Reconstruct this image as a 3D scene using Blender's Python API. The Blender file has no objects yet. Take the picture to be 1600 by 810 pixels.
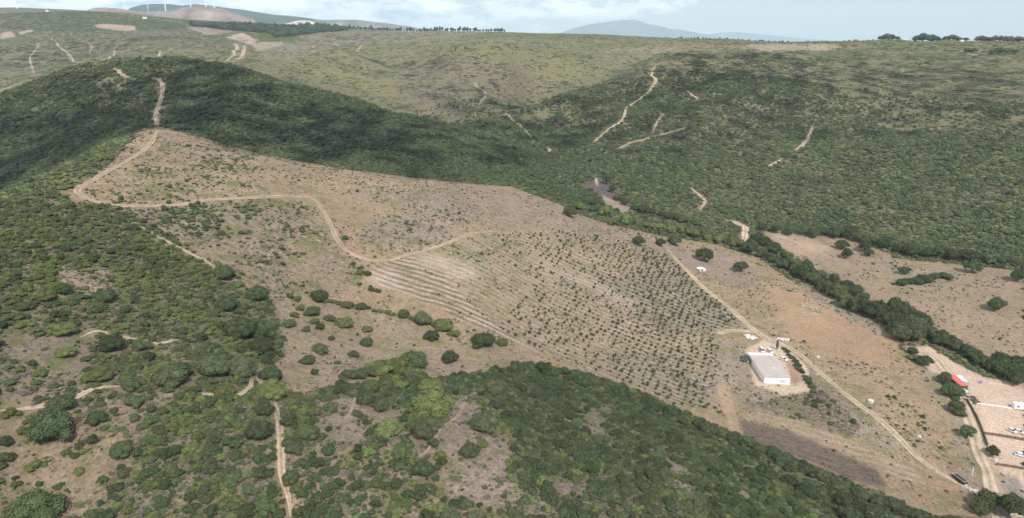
import bpy, math, random
import numpy as np

# ------------------------------------------------------------------ camera, sky, sun, exposure
C = bpy.context.scene.collection
SC = bpy.context.scene
F = 1067.0; PITCH = math.radians(17.7); HC = 160.0      # focal length in photo pixels, pitch down, camera height (barn yard = 0)
cam = bpy.data.cameras.new('camera'); cam_o = bpy.data.objects.new('camera', cam); C.objects.link(cam_o)
cam.sensor_width = 36.0; cam.lens = 36.0 * F / 1600.0
cam.clip_start = 1.0; cam.clip_end = 200000.0
cam_o.location = (0, 0, HC); cam_o.rotation_euler = (math.radians(90) - PITCH, 0, 0)
SC.camera = cam_o
SUN_EL = math.radians(47); SUN_AZ = math.radians(158)    # clockwise from +Y: behind the camera, a little to the right
world = bpy.data.worlds.new('World'); SC.world = world; world.use_nodes = True
SC.view_settings.view_transform = 'Standard'; SC.view_settings.look = 'None'
SC.view_settings.gamma = 1.0; SC.view_settings.exposure = -0.16; SC.view_settings.use_curve_mapping = False
SUN_DIR = np.array([math.sin(SUN_AZ)*math.cos(SUN_EL), math.cos(SUN_AZ)*math.cos(SUN_EL), math.sin(SUN_EL)])
HAZE = 4.6e-5
sl = bpy.data.lights.new('sun', 'SUN'); sl.energy = 5.0; sl.angle = math.radians(0.6); sl.color = (1.0, 0.955, 0.89)
so = bpy.data.objects.new('sun', sl); C.objects.link(so)
so.rotation_euler = (math.radians(90) - SUN_EL, 0, math.pi - SUN_AZ)
SC.cycles.max_bounces = 4; SC.cycles.diffuse_bounces = 2; SC.cycles.glossy_bounces = 2
SC.cycles.transmission_bounces = 2; SC.cycles.transparent_max_bounces = 8; SC.cycles.volume_bounces = 1
SC.cycles.use_denoising = True

def N(nt, kind, **kw):
    n = nt.nodes.new(kind)
    for k, v in kw.items():
        if hasattr(n, k): setattr(n, k, v)
        else: n.inputs[k].default_value = v
    return n
def math_n(nt, op, a, b=None, clamp=False):
    n = nt.nodes.new('ShaderNodeMath'); n.operation = op; n.use_clamp = clamp
    for i, v in enumerate((a, b)):
        if v is None: continue
        if isinstance(v, (int, float)): n.inputs[i].default_value = v
        else: nt.links.new(v, n.inputs[i])
    return n.outputs[0]
def ramp(nt, fac, stops, interp='LINEAR'):
    n = nt.nodes.new('ShaderNodeValToRGB'); n.color_ramp.interpolation = interp
    el = n.color_ramp.elements
    while len(el) > 1: el.remove(el[-1])
    el[0].position = stops[0][0]; el[0].color = (*stops[0][1], 1)
    for p, c in stops[1:]:
        e = el.new(p); e.color = (*c, 1)
    nt.links.new(fac, n.inputs[0]); return n.outputs[0]
def mix(nt, fac, a, b, mode='MIX'):
    n = nt.nodes.new('ShaderNodeMix'); n.data_type = 'RGBA'; n.blend_type = mode
    for i, v in ((0, fac), (6, a), (7, b)):
        if isinstance(v, (int, float)): n.inputs[i].default_value = v
        elif isinstance(v, tuple): n.inputs[i].default_value = (*v, 1) if len(v) == 3 else v
        else: nt.links.new(v, n.inputs[i])
    return n.outputs[2]
G3 = lambda v: (v, v, v)

# sky: Nishita air with cumulus cloud banks low over the horizon
nt = world.node_tree; nt.nodes.clear()
sky = N(nt, 'ShaderNodeTexSky', sky_type='NISHITA', sun_disc=False)
sky.sun_elevation = SUN_EL; sky.sun_rotation = SUN_AZ; sky.altitude = 200; sky.air_density = 1.0; sky.dust_density = 0.3; sky.ozone_density = 2.0
tc = nt.nodes.new('ShaderNodeTexCoord')
sep = nt.nodes.new('ShaderNodeSeparateXYZ'); nt.links.new(tc.outputs['Generated'], sep.inputs[0])
mp = N(nt, 'ShaderNodeMapping'); mp.inputs['Scale'].default_value = (1, 1, 3.0); mp.inputs['Location'].default_value = (3.1, 0.4, 0.0)
nt.links.new(tc.outputs['Generated'], mp.inputs[0])
n1 = N(nt, 'ShaderNodeTexNoise', Scale=4.5, Detail=9.0, Roughness=0.6); nt.links.new(mp.outputs[0], n1.inputs['Vector'])
n2 = N(nt, 'ShaderNodeTexNoise', Scale=17.0, Detail=7.0, Roughness=0.62); nt.links.new(mp.outputs[0], n2.inputs['Vector'])
# more cloud towards the left of the view (west), clear towards the right
left = math_n(nt, 'MULTIPLY', sep.outputs[0], -0.26)
dens = math_n(nt, 'ADD', math_n(nt, 'MULTIPLY', n1.outputs[0], 0.75), math_n(nt, 'MULTIPLY', n2.outputs[0], 0.33))
dens = math_n(nt, 'ADD', dens, left)
cf = ramp(nt, dens, [(0.50, G3(0)), (0.55, G3(.6)), (0.62, G3(1))])
shade = ramp(nt, n2.outputs[0], [(0.36, (5.0, 6.2, 8.2)), (0.56, (14.0, 14.0, 14.0))])
col = mix(nt, cf, sky.outputs[0], shade)
bg = nt.nodes.new('ShaderNodeBackground'); bg.inputs[1].default_value = 0.125
nt.links.new(col, bg.inputs[0])
wo = nt.nodes.new('ShaderNodeOutputWorld'); nt.links.new(bg.outputs[0], wo.inputs[0])

# ------------------------------------------------------------------ noise
RNG = np.random.default_rng(7)
_perm = RNG.random((512, 512)).astype(np.float32)
def vnoise(x, y):
    xi = np.floor(x).astype(np.int64); yi = np.floor(y).astype(np.int64)
    fx = x - xi; fy = y - yi
    fx = fx*fx*(3-2*fx); fy = fy*fy*(3-2*fy)
    a = _perm[xi & 511, yi & 511]; b = _perm[(xi+1) & 511, yi & 511]
    c = _perm[xi & 511, (yi+1) & 511]; d = _perm[(xi+1) & 511, (yi+1) & 511]
    return (a*(1-fx)+b*fx)*(1-fy) + (c*(1-fx)+d*fx)*fy
def fbm(x, y, wl, octs=4, gain=0.5):
    s = 0; a = 1; t = 0
    for i in range(octs):
        s = s + a*(vnoise(x/wl + 17.3*i, y/wl - 9.1*i)-0.5); t += a; a *= gain; wl *= 0.5
    return s/t*2            # about -1..1

# ------------------------------------------------------------------ terrain: control points seen in the photo, heights and distances judged
CP = math.cos(PITCH); SP = math.sin(PITCH)
def ray(px, py):
    px = np.asarray(px, float); py = np.asarray(py, float)
    u = (px-800)/F; v = (405-py)/F
    dx = u; dy = CP + v*SP; dz = -SP + v*CP
    return np.arctan2(dx, dy), dz/np.hypot(dx, dy)      # azimuth, tangent of elevation
def project(X, Y, Z):
    zc = Y*CP - (Z-HC)*SP; yc = Y*SP + (Z-HC)*CP
    return 800 + F*X/zc, 405 - F*yc/zc, zc
ZP = [ # px, py, ground height
(0,800,55),(200,800,52),(440,800,50),(650,800,50),(850,800,48),(1050,805,40),(1250,805,18),(1420,805,-2),(1520,805,-9),(1599,805,-10),
(0,700,62),(200,700,60),(440,700,56),(650,690,53),(850,700,46),(1000,700,34),(1120,720,18),(1250,760,4),
(830,565,24),(1000,612,12),(1120,665,3),(1300,745,-4),(1450,805,-7),(850,620,31),(650,600,38),(440,600,50),(200,600,63),(0,600,70),
(0,500,78),(200,500,68),(400,500,52),(600,510,37),(0,400,88),(150,400,80),(300,400,68),(450,420,55),(0,325,94),(100,300,92),
(350,310,79),(480,310,70),(520,350,61),(600,405,48),(740,365,50),(700,480,37),(850,450,28),(1000,500,12),(1150,520,2),(1205,600,0),(1140,600,1),
(1180,560,0),(1235,560,-.5),(1235,610,-.5),(1300,600,-3),(1400,650,-5),(1500,750,-9),(1590,650,-9),(1590,590,-9),(1450,560,-6),(1330,500,-2),
(1250,450,2),(1180,397,5),(1100,400,9),(1050,385,15),(1000,360,26),(900,335,37),(880,322,40),(800,292,50),(245,202,96),(400,240,84),(550,266,71),(680,282,62),
(300,250,89),(600,330,59),(750,330,51),(400,300,79),(170,242,95),(155,228,95),(100,260,93),(47,282,94),(0,304,94),(1000,420,22),(900,390,33),(1150,680,1),(1300,680,-3),(1150,450,7)]
DP = [ # px, py, distance
(0,282,640),(100,238,660),(245,188,620),(250,125,850),(0,200,800),(100,180,800),(0,146,950),(80,122,960),(180,99,960),(270,93,930),(350,101,900),
(450,129,880),(560,156,870),(680,191,860),(750,211,850),(400,232,600),(550,255,590),(500,180,760),(600,220,700),(700,250,640),(800,275,620),
(850,250,760),(930,290,650),(930,230,850),(870,200,1000),(1000,340,560),(1150,370,540),(1100,330,600),(1190,360,560),(1200,300,660),(1200,250,760),
(1200,200,880),(1200,150,1000),(1200,100,1150),(1200,78,1250),(1100,79,1300),(1030,91,1250),(950,126,1150),(880,149,1100),(830,166,1080),
(1000,150,1050),(1000,200,900),(1050,270,730),(1400,400,500),(1400,330,600),(1400,250,750),(1400,150,1020),(1400,100,1200),(1350,82,1400),
(1270,73,1700),(1400,70,1900),(1550,77,1700),(1600,410,480),(1600,330,590),(1600,250,720),(1600,150,950),(1600,100,1120),(1590,480,400),(1450,470,410),(1300,400,505),
(450,122,1250),(500,100,1450),(500,75,1900),(500,55,2600),(500,45,3000),(400,65,2200),(700,150,1150),(650,120,1350),(650,80,1800),(700,60,2400),(700,50,2900),
(850,52,2900),(900,100,1500),(800,120,1350),(900,70,2000),(950,56,2700),(1100,64,2600),(1100,72,1900),(1200,66,2500),(780,180,1020),
(0,130,1400),(100,110,1450),(0,90,1750),(0,60,2300),(0,12,3200),(100,15,3200),(200,23,3100),(280,36,3000),(290,50,2500),(200,90,1700),(200,60,2200),
(300,85,1600),(300,65,2000),(380,80,1700),(100,60,2300),(100,38,2700),(0,38,2700),(380,48,2700),(400,40,2900)]
WP = [ # azimuth deg, distance, height (out of sight or outside the frame)
(-45,60,66),(-25,60,58),(0,60,52),(20,60,46),(32,60,25),(45,60,0),(-60,150,66),(-60,300,90),(-60,600,60),(-60,1000,80),(-60,2000,150),(-60,3200,330),
(60,150,-5),(60,300,-8),(60,600,10),(60,1100,100),(60,1800,155),(60,3200,150),(-45,240,90),(-43,450,40),
(-30,4600,250),(-20,4600,230),(-10,4600,160),(0,4600,130),(10,4600,120),(20,4600,110),(35,4600,100),(50,4600,100),(-45,4600,250),
(-30,9000,40),(0,9000,30),(30,9000,30),(-60,9000,40),(60,9000,30)]
pts = []
for px, py, z in ZP:
    a, t = ray(px, py); pts.append((float(a), (z-HC)/float(t), z))
for px, py, d in DP:
    a, t = ray(px, py); d = d/math.cos(float(a)); pts.append((float(a), d, HC + d*float(t)))
# crests: the ground falls away behind them
CR = [(0,146,950),(80,122,960),(180,99,960),(270,93,930),(350,101,900),(450,129,880),(560,156,870),(680,191,860),
 (830,166,1080),(880,149,1100),(950,126,1150),(1030,91,1250),(1100,79,1300),(1200,78,1250),
 (0,304,None,94),(47,282,None,94),(100,260,None,93),(155,228,None,95),(245,202,None,96),(400,240,None,84),(550,266,None,71),(680,282,None,62),(800,292,None,50),(880,322,None,40)]
for c in CR:
    a, t = ray(c[0], c[1]); a = float(a); t = float(t)
    r = c[2]/math.cos(a) if c[2] else (c[3]-HC)/t
    k = (1.07, .008) if c[2] is None else (1.12, .012)
    pts.append((a, r*k[0], HC + r*k[0]*(t-k[1])))
    if c[2]: pts.append((a, r*1.22, HC + r*1.22*(t-.016)))
for a, d, z in WP: pts.append((math.radians(a), d, z))
P = np.array(pts)
KA = 3.0
def wc(az, r): return np.stack([az*KA, np.log(r)*1.6], -1)
U = wc(P[:,0], P[:,1])
def K(d2): return 0.5*d2*np.log(d2+1e-12)
n = len(U)
D2 = ((U[:,None]-U[None])**2).sum(-1)
A = np.zeros((n+3, n+3)); A[:n,:n] = K(D2) + np.eye(n)*1e-4
A[:n,n] = 1; A[:n,n+1:] = U; A[n,:n] = 1; A[n+1:,:n] = U.T
W = np.linalg.solve(A, np.concatenate([(P[:,2]-HC)/P[:,1], [0,0,0]]))   # fit tangents, so that silhouettes stay true
def tps(az, r):
    Q = wc(az, r); out = np.empty(len(Q))
    for i in range(0, len(Q), 40000):
        q = Q[i:i+40000]
        d2 = ((q[:,None]-U[None])**2).sum(-1)
        out[i:i+40000] = K(d2) @ W[:n] + W[n] + q @ W[n+1:]
    return out
# coarse solve, then bilinear onto the fine sheet
R1 = np.concatenate([np.geomspace(8, 80, 30, endpoint=False), np.geomspace(80, 1200, 800, endpoint=False),
                     np.geomspace(1200, 6000, 270, endpoint=False), np.geomspace(6000, 90000, 40)])
AZ1 = np.radians(np.concatenate([np.linspace(-180, -50, 40, endpoint=False), np.linspace(-50, 50, 1150, endpoint=False), np.linspace(50, 180, 41)]))
cr = np.geomspace(60, 9000, 220); ca = np.radians(np.linspace(-60, 60, 241))
CG = tps(np.repeat(ca, len(cr)), np.tile(cr, len(ca))).reshape(len(ca), len(cr))
def bil(G, ax, ay, x, y):
    i = np.clip(np.interp(x, ax, np.arange(len(ax))), 0, len(ax)-1.0001); j = np.clip(np.interp(y, ay, np.arange(len(ay))), 0, len(ay)-1.0001)
    i0 = i.astype(int); j0 = j.astype(int); fi = i-i0; fj = j-j0
    return (G[i0,j0]*(1-fj)+G[i0,j0+1]*fj)*(1-fi) + (G[i0+1,j0]*(1-fj)+G[i0+1,j0+1]*fj)*fi
LR1 = np.log(R1)
AA, RR = np.meshgrid(AZ1, R1, indexing='ij')
T = bil(CG, ca, np.log(cr), np.clip(AA, ca[0], ca[-1]), np.log(np.clip(RR, 60, 9000)))
HH = HC + T*np.clip(RR, 60, 9000)
HH = np.where(RR > 9000, HH*np.exp(-(RR-9000)/9000), HH)
HH = np.where(RR < 60, HH, HH)
XX = RR*np.sin(AA); YY = RR*np.cos(AA)
wide = np.clip((np.abs(AA)-math.radians(60))/math.radians(40), 0, 1)
HH = HH*(1-wide) + (30 + 20*fbm(XX, YY, 600))*wide
yard = np.exp(-(((XX-135)/30)**2 + ((YY-330)/35)**2)**2)     # the levelled barn yard stays smooth
amp = np.clip(RR/350, .3, 1.6)*(1-yard)
HH = HH + amp*(fbm(XX, YY, 70, 3)*0.9 + fbm(XX, YY, 18, 4)*0.45)
fold = 1-np.abs(fbm(XX+0.35*YY+900, YY*.8+300, 420, 3))*2.2          # gullies and spurs
fold2 = 1-np.abs(fbm(XX*1.1-0.3*YY, YY*.7, 150, 3))*2.2
win = np.clip((RR-1000)/700, 0, 1)*np.clip((3300-RR)/900, 0, 1)
HH = HH + win*(fold-.45)*25*np.clip(1.6-RR/2400, .35, 1) + np.clip((RR-620)/400, 0, 1)*np.clip((2600-RR)/900, 0, 1)*(fold2-.45)*6
HH = HH + np.clip((RR-600)/900, 0, 1)*fbm(XX, YY, 260, 4)*5*np.clip((4200-RR)/1200, 0, 1)
def height(X, Y):
    return bil(HH, AZ1, LR1, np.arctan2(X, Y), np.log(np.maximum(np.hypot(X, Y), R1[0])))
def at(px, py, rmax=6000):
    """photo pixel -> the world point where that sight line meets the ground (or passes closest to it before rmax)"""
    a, t = ray(px, py)
    r = R1[(R1 > 80) & (R1 <= rmax)]
    z = bil(HH, AZ1, LR1, np.full(len(r), float(a)), np.log(r))
    g = z - (HC + r*float(t))
    k = np.argmax(g >= 0)
    if g[k] >= 0 and k > 0:
        f = g[k-1]/(g[k-1]-g[k]); rr = r[k-1]+(r[k]-r[k-1])*f
    else:
        rr = r[np.argmax(g/r)]
    X = rr*math.sin(a); Y = rr*math.cos(a)
    return np.array([X, Y, float(height(np.array([X]), np.array([Y]))[0])])

# ------------------------------------------------------------------ land cover: outlines traced on the ground, in world coordinates
def dense(poly, step=12):
    out = []
    for (x0, y0), (x1, y1) in zip(poly, poly[1:]+poly[:1]):
        k = max(1, int(math.hypot(x1-x0, y1-y0)/step))
        out += [(x0+(x1-x0)*i/k, y0+(y1-y0)*i/k) for i in range(k)]
    return out
def outline(poly, rmax=6000):
    """world (azimuth, log distance) outline of a traced patch"""
    w = np.array([at(x, y, rmax) for x, y in dense(poly)])
    return np.arctan2(w[:,0], w[:,1]), np.log(np.hypot(w[:,0], w[:,1]))
def inside(pa, pr, a, r):
    c = np.zeros(a.shape, bool); j = len(pa)-1
    for i in range(len(pa)):
        if pr[i] != pr[j]:
            m = ((pr[i] > r) != (pr[j] > r)) & (a < (pa[j]-pa[i])*(r-pr[i])/(pr[j]-pr[i])+pa[i])
            c ^= m
        j = i
    return c
LRR = np.log(RR)
JA = fbm(XX, YY, 9, 4)/RR; JR = fbm(XX+991, YY, 9, 4)/RR          # ragged borders, a few metres
VN = fbm(XX, YY, 45, 4); VN2 = fbm(XX+400, YY-300, 14, 3)
COL = np.empty(XX.shape+(3,), np.float32); COL[:] = (.085, .088, .05)
DEN = np.full(XX.shape, .92, np.float32); KIND = np.zeros(XX.shape, np.int8)
BRU = np.full(XX.shape, .5, np.float32); ROW = np.zeros(XX.shape, np.float32)
JF = [(fbm(XX+o_, YY-o_, w_, 4)/RR, fbm(XX-o_*3, YY+o_, w_, 4)/RR) for o_, w_ in ((0, 9), (911, 16), (1733, 26), (2591, 12), (3371, 34))]
def zone(poly, col=None, den=None, kind=None, bru=None, row=None, jit=3.0, rmax=6000):
    """jit: how far, in metres, the border wanders; wide borders are blended over several wanderings"""
    pa, pr = outline(poly, rmax)
    i0, i1 = np.searchsorted(AZ1, [pa.min()-.03, pa.max()+.03]); j0, j1 = np.searchsorted(LR1, [pr.min()-.08, pr.max()+.08])
    s = (slice(i0, i1), slice(j0, j1))
    fs = JF if jit >= 3 else JF[:1]
    m = np.zeros(AA[s].shape, np.float32)
    for k, (ja, jr) in enumerate(fs):
        jj = jit*(1.0 if len(fs) == 1 else 2.6)
        m += inside(pa, pr, AA[s]+ja[s]*jj, LRR[s]+jr[s]*jj)/len(fs)
    if col is not None: COL[s] = COL[s]*(1-m[..., None]) + np.array(col, np.float32)*m[..., None]
    if den is not None: DEN[s] = DEN[s]*(1-m) + den*m
    if kind is not None: KIND[s][m > .5] = kind
    if bru is not None: BRU[s] = BRU[s]*(1-m) + bru*m
    if row is not None: ROW[s] = ROW[s]*(1-m) + row*m
# kinds: 0 mixed maquis, 1 bright low heath, 2 dark wood, 3 grey dry heath, 4 pale olive far slope
farm = RR > 1000
COL[farm] = (.11, .12, .058); KIND[farm] = 4; DEN[farm] = .6
zone([(0,-2),(300,28),(430,45),(430,75),(330,88),(180,95),(0,142)], (.12,.125,.085), .6, 4, .6, jit=8)
zone([(0,12),(120,14),(290,38),(290,58),(0,45)], (.085,.092,.06), .75, 2, .4, jit=8)
zone([(280,30),(470,44),(500,48),(430,62),(420,52),(290,38)], (.045,.06,.035), .2, 2, 0, jit=3)
zone([(150,48),(300,46),(330,60),(230,68),(200,58)], (.1,.095,.085), .7, 3, .6, jit=6)
zone([(400,62),(480,44),(760,50),(700,60),(560,70),(480,92),(400,95)], (.17,.155,.125), .4, 3, .8, jit=8)
zone([(430,100),(520,72),(700,60),(1000,62),(1180,72),(1030,85),(950,112),(900,128),(800,130),(740,120),(700,170),(600,150)], (.16,.165,.07), .45, 4, .35, jit=8)
zone([(860,78),(1180,70),(1250,74),(1030,84)], (.21,.185,.11), .3, 4, .5, jit=8)
zone([(800,150),(860,140),(800,95),(700,90),(620,110),(620,150),(700,190)], (.135,.125,.085), .55, 3, .5, jit=8)
zone([(1170,69),(1310,69),(1310,80),(1180,80)], (.34,.28,.22), .15, 3, .4, jit=6)
zone([(1300,76),(1450,74),(1600,84),(1600,95),(1450,110),(1330,130),(1240,160),(1200,140)], (.125,.135,.06), .62, 4, .4, jit=6)
zone([(850,165),(1030,92),(1250,80),(1300,130),(1200,220),(1000,250),(900,230)], (.11,.11,.075), .85, 0, .5)
for p in ([(148,39),(165,37),(212,41),(213,47),(195,49),(150,44)], [(0,52),(20,49),(25,58),(0,62)], [(28,50),(50,46),(53,49),(32,55)]):
    zone(p, (.40,.29,.24), .0, 3, .2, jit=1)
zone([(290,42),(325,41),(365,49),(345,53),(320,56)], (.27,.21,.19), 0, 3, .2, jit=1)
zone([(350,58),(380,51),(400,62),(400,72),(375,66)], (.40,.31,.25), 0, 3, .2, jit=1)
zone([(395,68),(450,62),(440,72),(400,80)], (.34,.27,.22), .1, 3, .4, jit=1)
zone([(400,50),(470,52),(460,66),(405,66)], (.07,.12,.04), .3, 1, 0, jit=2)
# dark hill and the valley at its foot
zone([(0,147),(80,122),(180,99),(270,93),(350,101),(450,128),(560,156),(680,191),(760,215),(900,235),(950,330),(880,316),(800,286),(680,276),(550,258),(400,232),(245,192),(207,197),(155,225),(103,256),(47,279),(0,301)],
     (.07,.075,.045), 1.0, 2, .4, rmax=1150)
zone([(240,122),(262,120),(275,160),(262,190),(235,190),(236,160)], (.13,.115,.09), .6, 3, .6, rmax=1100)
zone([(150,120),(235,125),(230,175),(150,170)], (.11,.105,.08), .8, 3, .6, rmax=1100)
# the pale hill with its grove and the fields
HILL = [(88,300),(125,286),(166,261),(190,238),(208,212),(222,201),(250,199),(290,207),(400,240),(550,266),(680,282),(800,292),(880,322),(905,338),(960,352),(1005,363),(1050,372),(1110,380),(1180,400),
        (1240,440),(1290,470),(1340,500),(1400,540),(1440,575),(1480,640),(1510,690),(1530,760),(1545,809),(1450,806),(1380,785),(1300,745),(1120,667),(1000,614),(900,580),(830,566),(780,580),(740,585),
        (700,590),(640,600),(540,600),(500,620),(440,612),(425,560),(440,500),(425,470),(380,455),(345,418),(300,392),(240,352),(170,322),(120,318)]
zone(HILL, (.335,.235,.152), .05, 0, .5, jit=2)
zone([(212,198),(155,226),(103,257),(47,280),(0,302),(0,330),(85,303),(120,288),(165,262),(188,240),(208,214)], (.13,.14,.06), .92, 1, .4, jit=2, rmax=520)
zone([(150,325),(260,325),(400,312),(490,318),(520,370),(550,405),(580,420),(520,470),(440,480),(370,440),(330,405),(250,350)], (.235,.18,.13), .26, 3, .8, jit=3)
zone([(240,325),(400,318),(420,350),(330,380),(260,350)], (.2,.17,.13), .5, 0, .8, jit=4)
zone([(430,470),(520,465),(700,505),(790,540),(820,560),(740,580),(640,590),(500,600),(440,590)], (.30,.228,.158), .06, 3, .5, jit=2)
zone([(560,290),(700,300),(780,320),(720,350),(560,310)], (.27,.21,.175), .12, 3, .7, jit=4)
zone([(590,340),(660,330),(720,370),(640,390),(560,380)], (.24,.19,.165), .08, 3, .8, jit=4)
zone([(640,282),(790,295),(880,325),(950,352),(1000,366),(1060,380),(1060,400),(1000,385),(860,360),(790,360),(760,330)], (.28,.205,.158), .02, 3, .5, row=.25, jit=3)
zone([(690,392),(760,372),(860,395),(840,440),(760,430)], (.3,.25,.165), .05, 3, .6, row=.3, jit=3)
zone([(590,412),(650,398),(720,410),(770,440),(850,500),(870,560),(800,535),(700,488),(610,450),(575,430)], (.325,.24,.17), .02, 3, .5, row=1, jit=2)
zone([(640,400),(690,395),(750,425),(740,440),(660,415)], (.43,.345,.255), .0, 3, .2, row=.3, jit=4)
zone([(560,430),(620,425),(640,455),(600,450)], (.46,.38,.29), .0, 3, .2, jit=4)
zone([(780,365),(880,362),(960,372),(1040,398),(1165,505),(1120,525),(1112,640),(1060,635),(1000,608),(900,575),(800,530),(740,480),(700,440),(760,430)], (.31,.235,.158), .0, 3, .55, row=.38, jit=2)
zone([(1000,440),(1080,430),(1165,505),(1120,520),(1020,505),(930,440)], (.2,.185,.125), .03, 3, .5, row=.5, jit=4)
zone([(940,560),(1040,555),(1110,590),(1105,640),(1000,605)], (.235,.215,.14), .03, 3, .5, row=.5, jit=4)
zone([(820,400),(1000,470),(990,480),(820,410)], (.38,.29,.235), .0, 3, .3, row=.5, jit=2)
zone([(1200,452),(1300,462),(1400,525),(1400,575),(1290,555),(1230,520)], (.375,.25,.155), .0, 3, .15, jit=5)
zone([(1235,467),(1285,480),(1290,492),(1250,487)], (.40,.32,.19), .0, 3, .6, jit=3)
zone([(1040,400),(1110,385),(1180,420),(1190,450),(1120,440)], (.29,.22,.17), .02, 3, .3, jit=3)
zone([(1240,440),(1290,462),(1390,515),(1380,525),(1280,475)], (.25,.22,.185), .1, 3, .7, jit=3)
zone([(1230,560),(1270,580),(1330,625),(1390,680),(1370,690),(1280,640),(1240,600)], (.2,.155,.125), .03, 3, .7, jit=3)
zone([(1120,525),(1170,545),(1172,600),(1230,625),(1150,630),(1115,610)], (.3,.24,.19), .05, 3, .6, jit=2)
zone([(1150,628),(1240,630),(1300,635),(1330,655),(1260,665),(1180,650)], (.17,.135,.105), .12, 3, .8, jit=2)
zone([(1155,655),(1240,675),(1330,715),(1375,735),(1385,762),(1350,757),(1260,722),(1165,685)], (.125,.092,.08), .0, 3, .15, row=.1, jit=1.5)
zone([(1120,600),(1140,600),(1158,680),(1140,678)], (.42,.3,.2), 0, 3, .2, jit=1)
zone([(1120,670),(1165,690),(1260,728),(1330,760),(1400,775),(1450,806),(1300,745)], (.38,.265,.17), .0, 3, .2, jit=2)
zone([(1302,640),(1330,645),(1410,690),(1425,708),(1380,705),(1310,670)], (.3,.25,.195), .0, 3, .5, jit=2)
zone([(1164,546),(1195,530),(1225,536),(1262,575),(1266,612),(1225,618),(1180,602)], (.60,.48,.35), .0, 3, .0, jit=.8)
zone([(1228,560),(1245,568),(1262,592),(1238,604)], (.4,.26,.19), 0, 3, .1, jit=.8)
zone([(250,215),(400,245),(420,300),(330,308),(200,315),(170,300),(230,250)], (.30,.225,.145), .13, 0, .8, jit=4)
zone([(1185,640),(1230,650),(1330,688),(1430,735),(1450,760),(1400,748),(1330,712),(1240,672),(1160,652)], (.37,.275,.185), 0, 3, .2, row=.3, jit=1)
zone([(1240,618),(1290,612),(1320,640),(1345,668),(1330,685),(1270,665),(1200,645),(1160,632),(1200,626)], (.16,.125,.10), .4, 3, .8, jit=2)
# right-hand field and the sandy lots
zone([(1192,362),(1230,362),(1300,370),(1340,372),(1400,404),(1440,408),(1500,414),(1604,424),(1604,590),(1540,570),(1480,530),(1420,480),(1380,475),(1330,460),(1290,440),(1240,410)], (.30,.22,.15), .02, 3, .38, jit=2)
zone([(1195,364),(1270,368),(1300,390),(1250,400),(1215,385)], (.4,.3,.21), .0, 3, .2, jit=3)
zone([(1380,415),(1500,425),(1500,440),(1400,455)], (.26,.24,.17), .02, 3, .5, jit=3)
zone([(1425,542),(1450,540),(1500,570),(1540,590),(1604,600),(1604,812),(1555,812),(1545,760),(1520,690),(1500,640),(1480,600),(1440,570)], (.60,.465,.345), .0, 3, .0, jit=1)
zone([(1440,575),(1480,590),(1505,650),(1520,720),(1515,760),(1495,700),(1480,650)], (.28,.24,.18), .0, 3, .5, jit=1.5)
zone([(1560,740),(1590,745),(1600,780),(1570,775)], (.31,.27,.24), .0, 3, .3, jit=1.5)
zone([(898,291),(925,282),(938,276),(960,290),(992,326),(965,324),(940,312),(925,298)], (.085,.072,.075), .0, 3, .1, jit=1, rmax=800)
zone([(940,305),(965,315),(992,328),(970,334),(945,318)], (.33,.26,.21), .0, 3, .2, jit=1, rmax=800)
# near slopes
zone([(0,325),(90,312),(170,325),(240,352),(300,392),(345,418),(380,455),(440,500),(440,560),(400,590),(330,600),(250,610),(120,600),(0,600)], (.165,.145,.09), .84, 1, .6)
zone([(90,420),(180,425),(180,460),(130,470),(90,450)], (.3,.235,.17), .25, 3, .6)
zone([(0,520),(120,530),(170,600),(100,625),(0,620)], (.17,.145,.12), .55, 3, .8)
zone([(0,620),(130,600),(260,612),(270,640),(240,680),(190,720),(170,812),(0,812)], (.265,.20,.135), .42, 3, .45)
zone([(265,630),(430,640),(445,812),(165,812),(190,720),(250,670)], (.12,.11,.07), .97, 0, .6)
zone([(440,612),(520,620),(640,600),(760,590),(800,600),(860,700),(880,812),(450,812)], (.215,.165,.125), .68, 0, .7)
zone([(500,630),(560,620),(600,660),(560,690),(500,680)], (.24,.195,.16), .25, 3, .7)
zone([(690,640),(740,600),(745,680),(800,700),(790,790),(700,780),(680,720)], (.29,.23,.185), .2, 3, .6)
zone([(770,575),(830,566),(900,580),(1000,614),(1120,667),(1300,745),(1450,806),(1460,812),(860,812),(800,700),(760,620)], (.10,.095,.06), .97, 2, .6)
zone([(910,640),(945,635),(950,690),(915,680)], (.21,.175,.145), .42, 3, .8)
zone([(1040,710),(1085,740),(1100,770),(1060,790),(1040,760)], (.26,.215,.165), .5, 0, .6)
zone([(1130,735),(1180,770),(1200,790),(1150,770)], (.27,.22,.16), .5, 0, .6)
zone([(840,740),(900,750),(900,780),(860,770)], (.2,.17,.14), .55, 3, .7)
# gaps in the scrub follow broad noise; pale soil shows in them
gap = (VN2*.7 + VN*.5)
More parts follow.
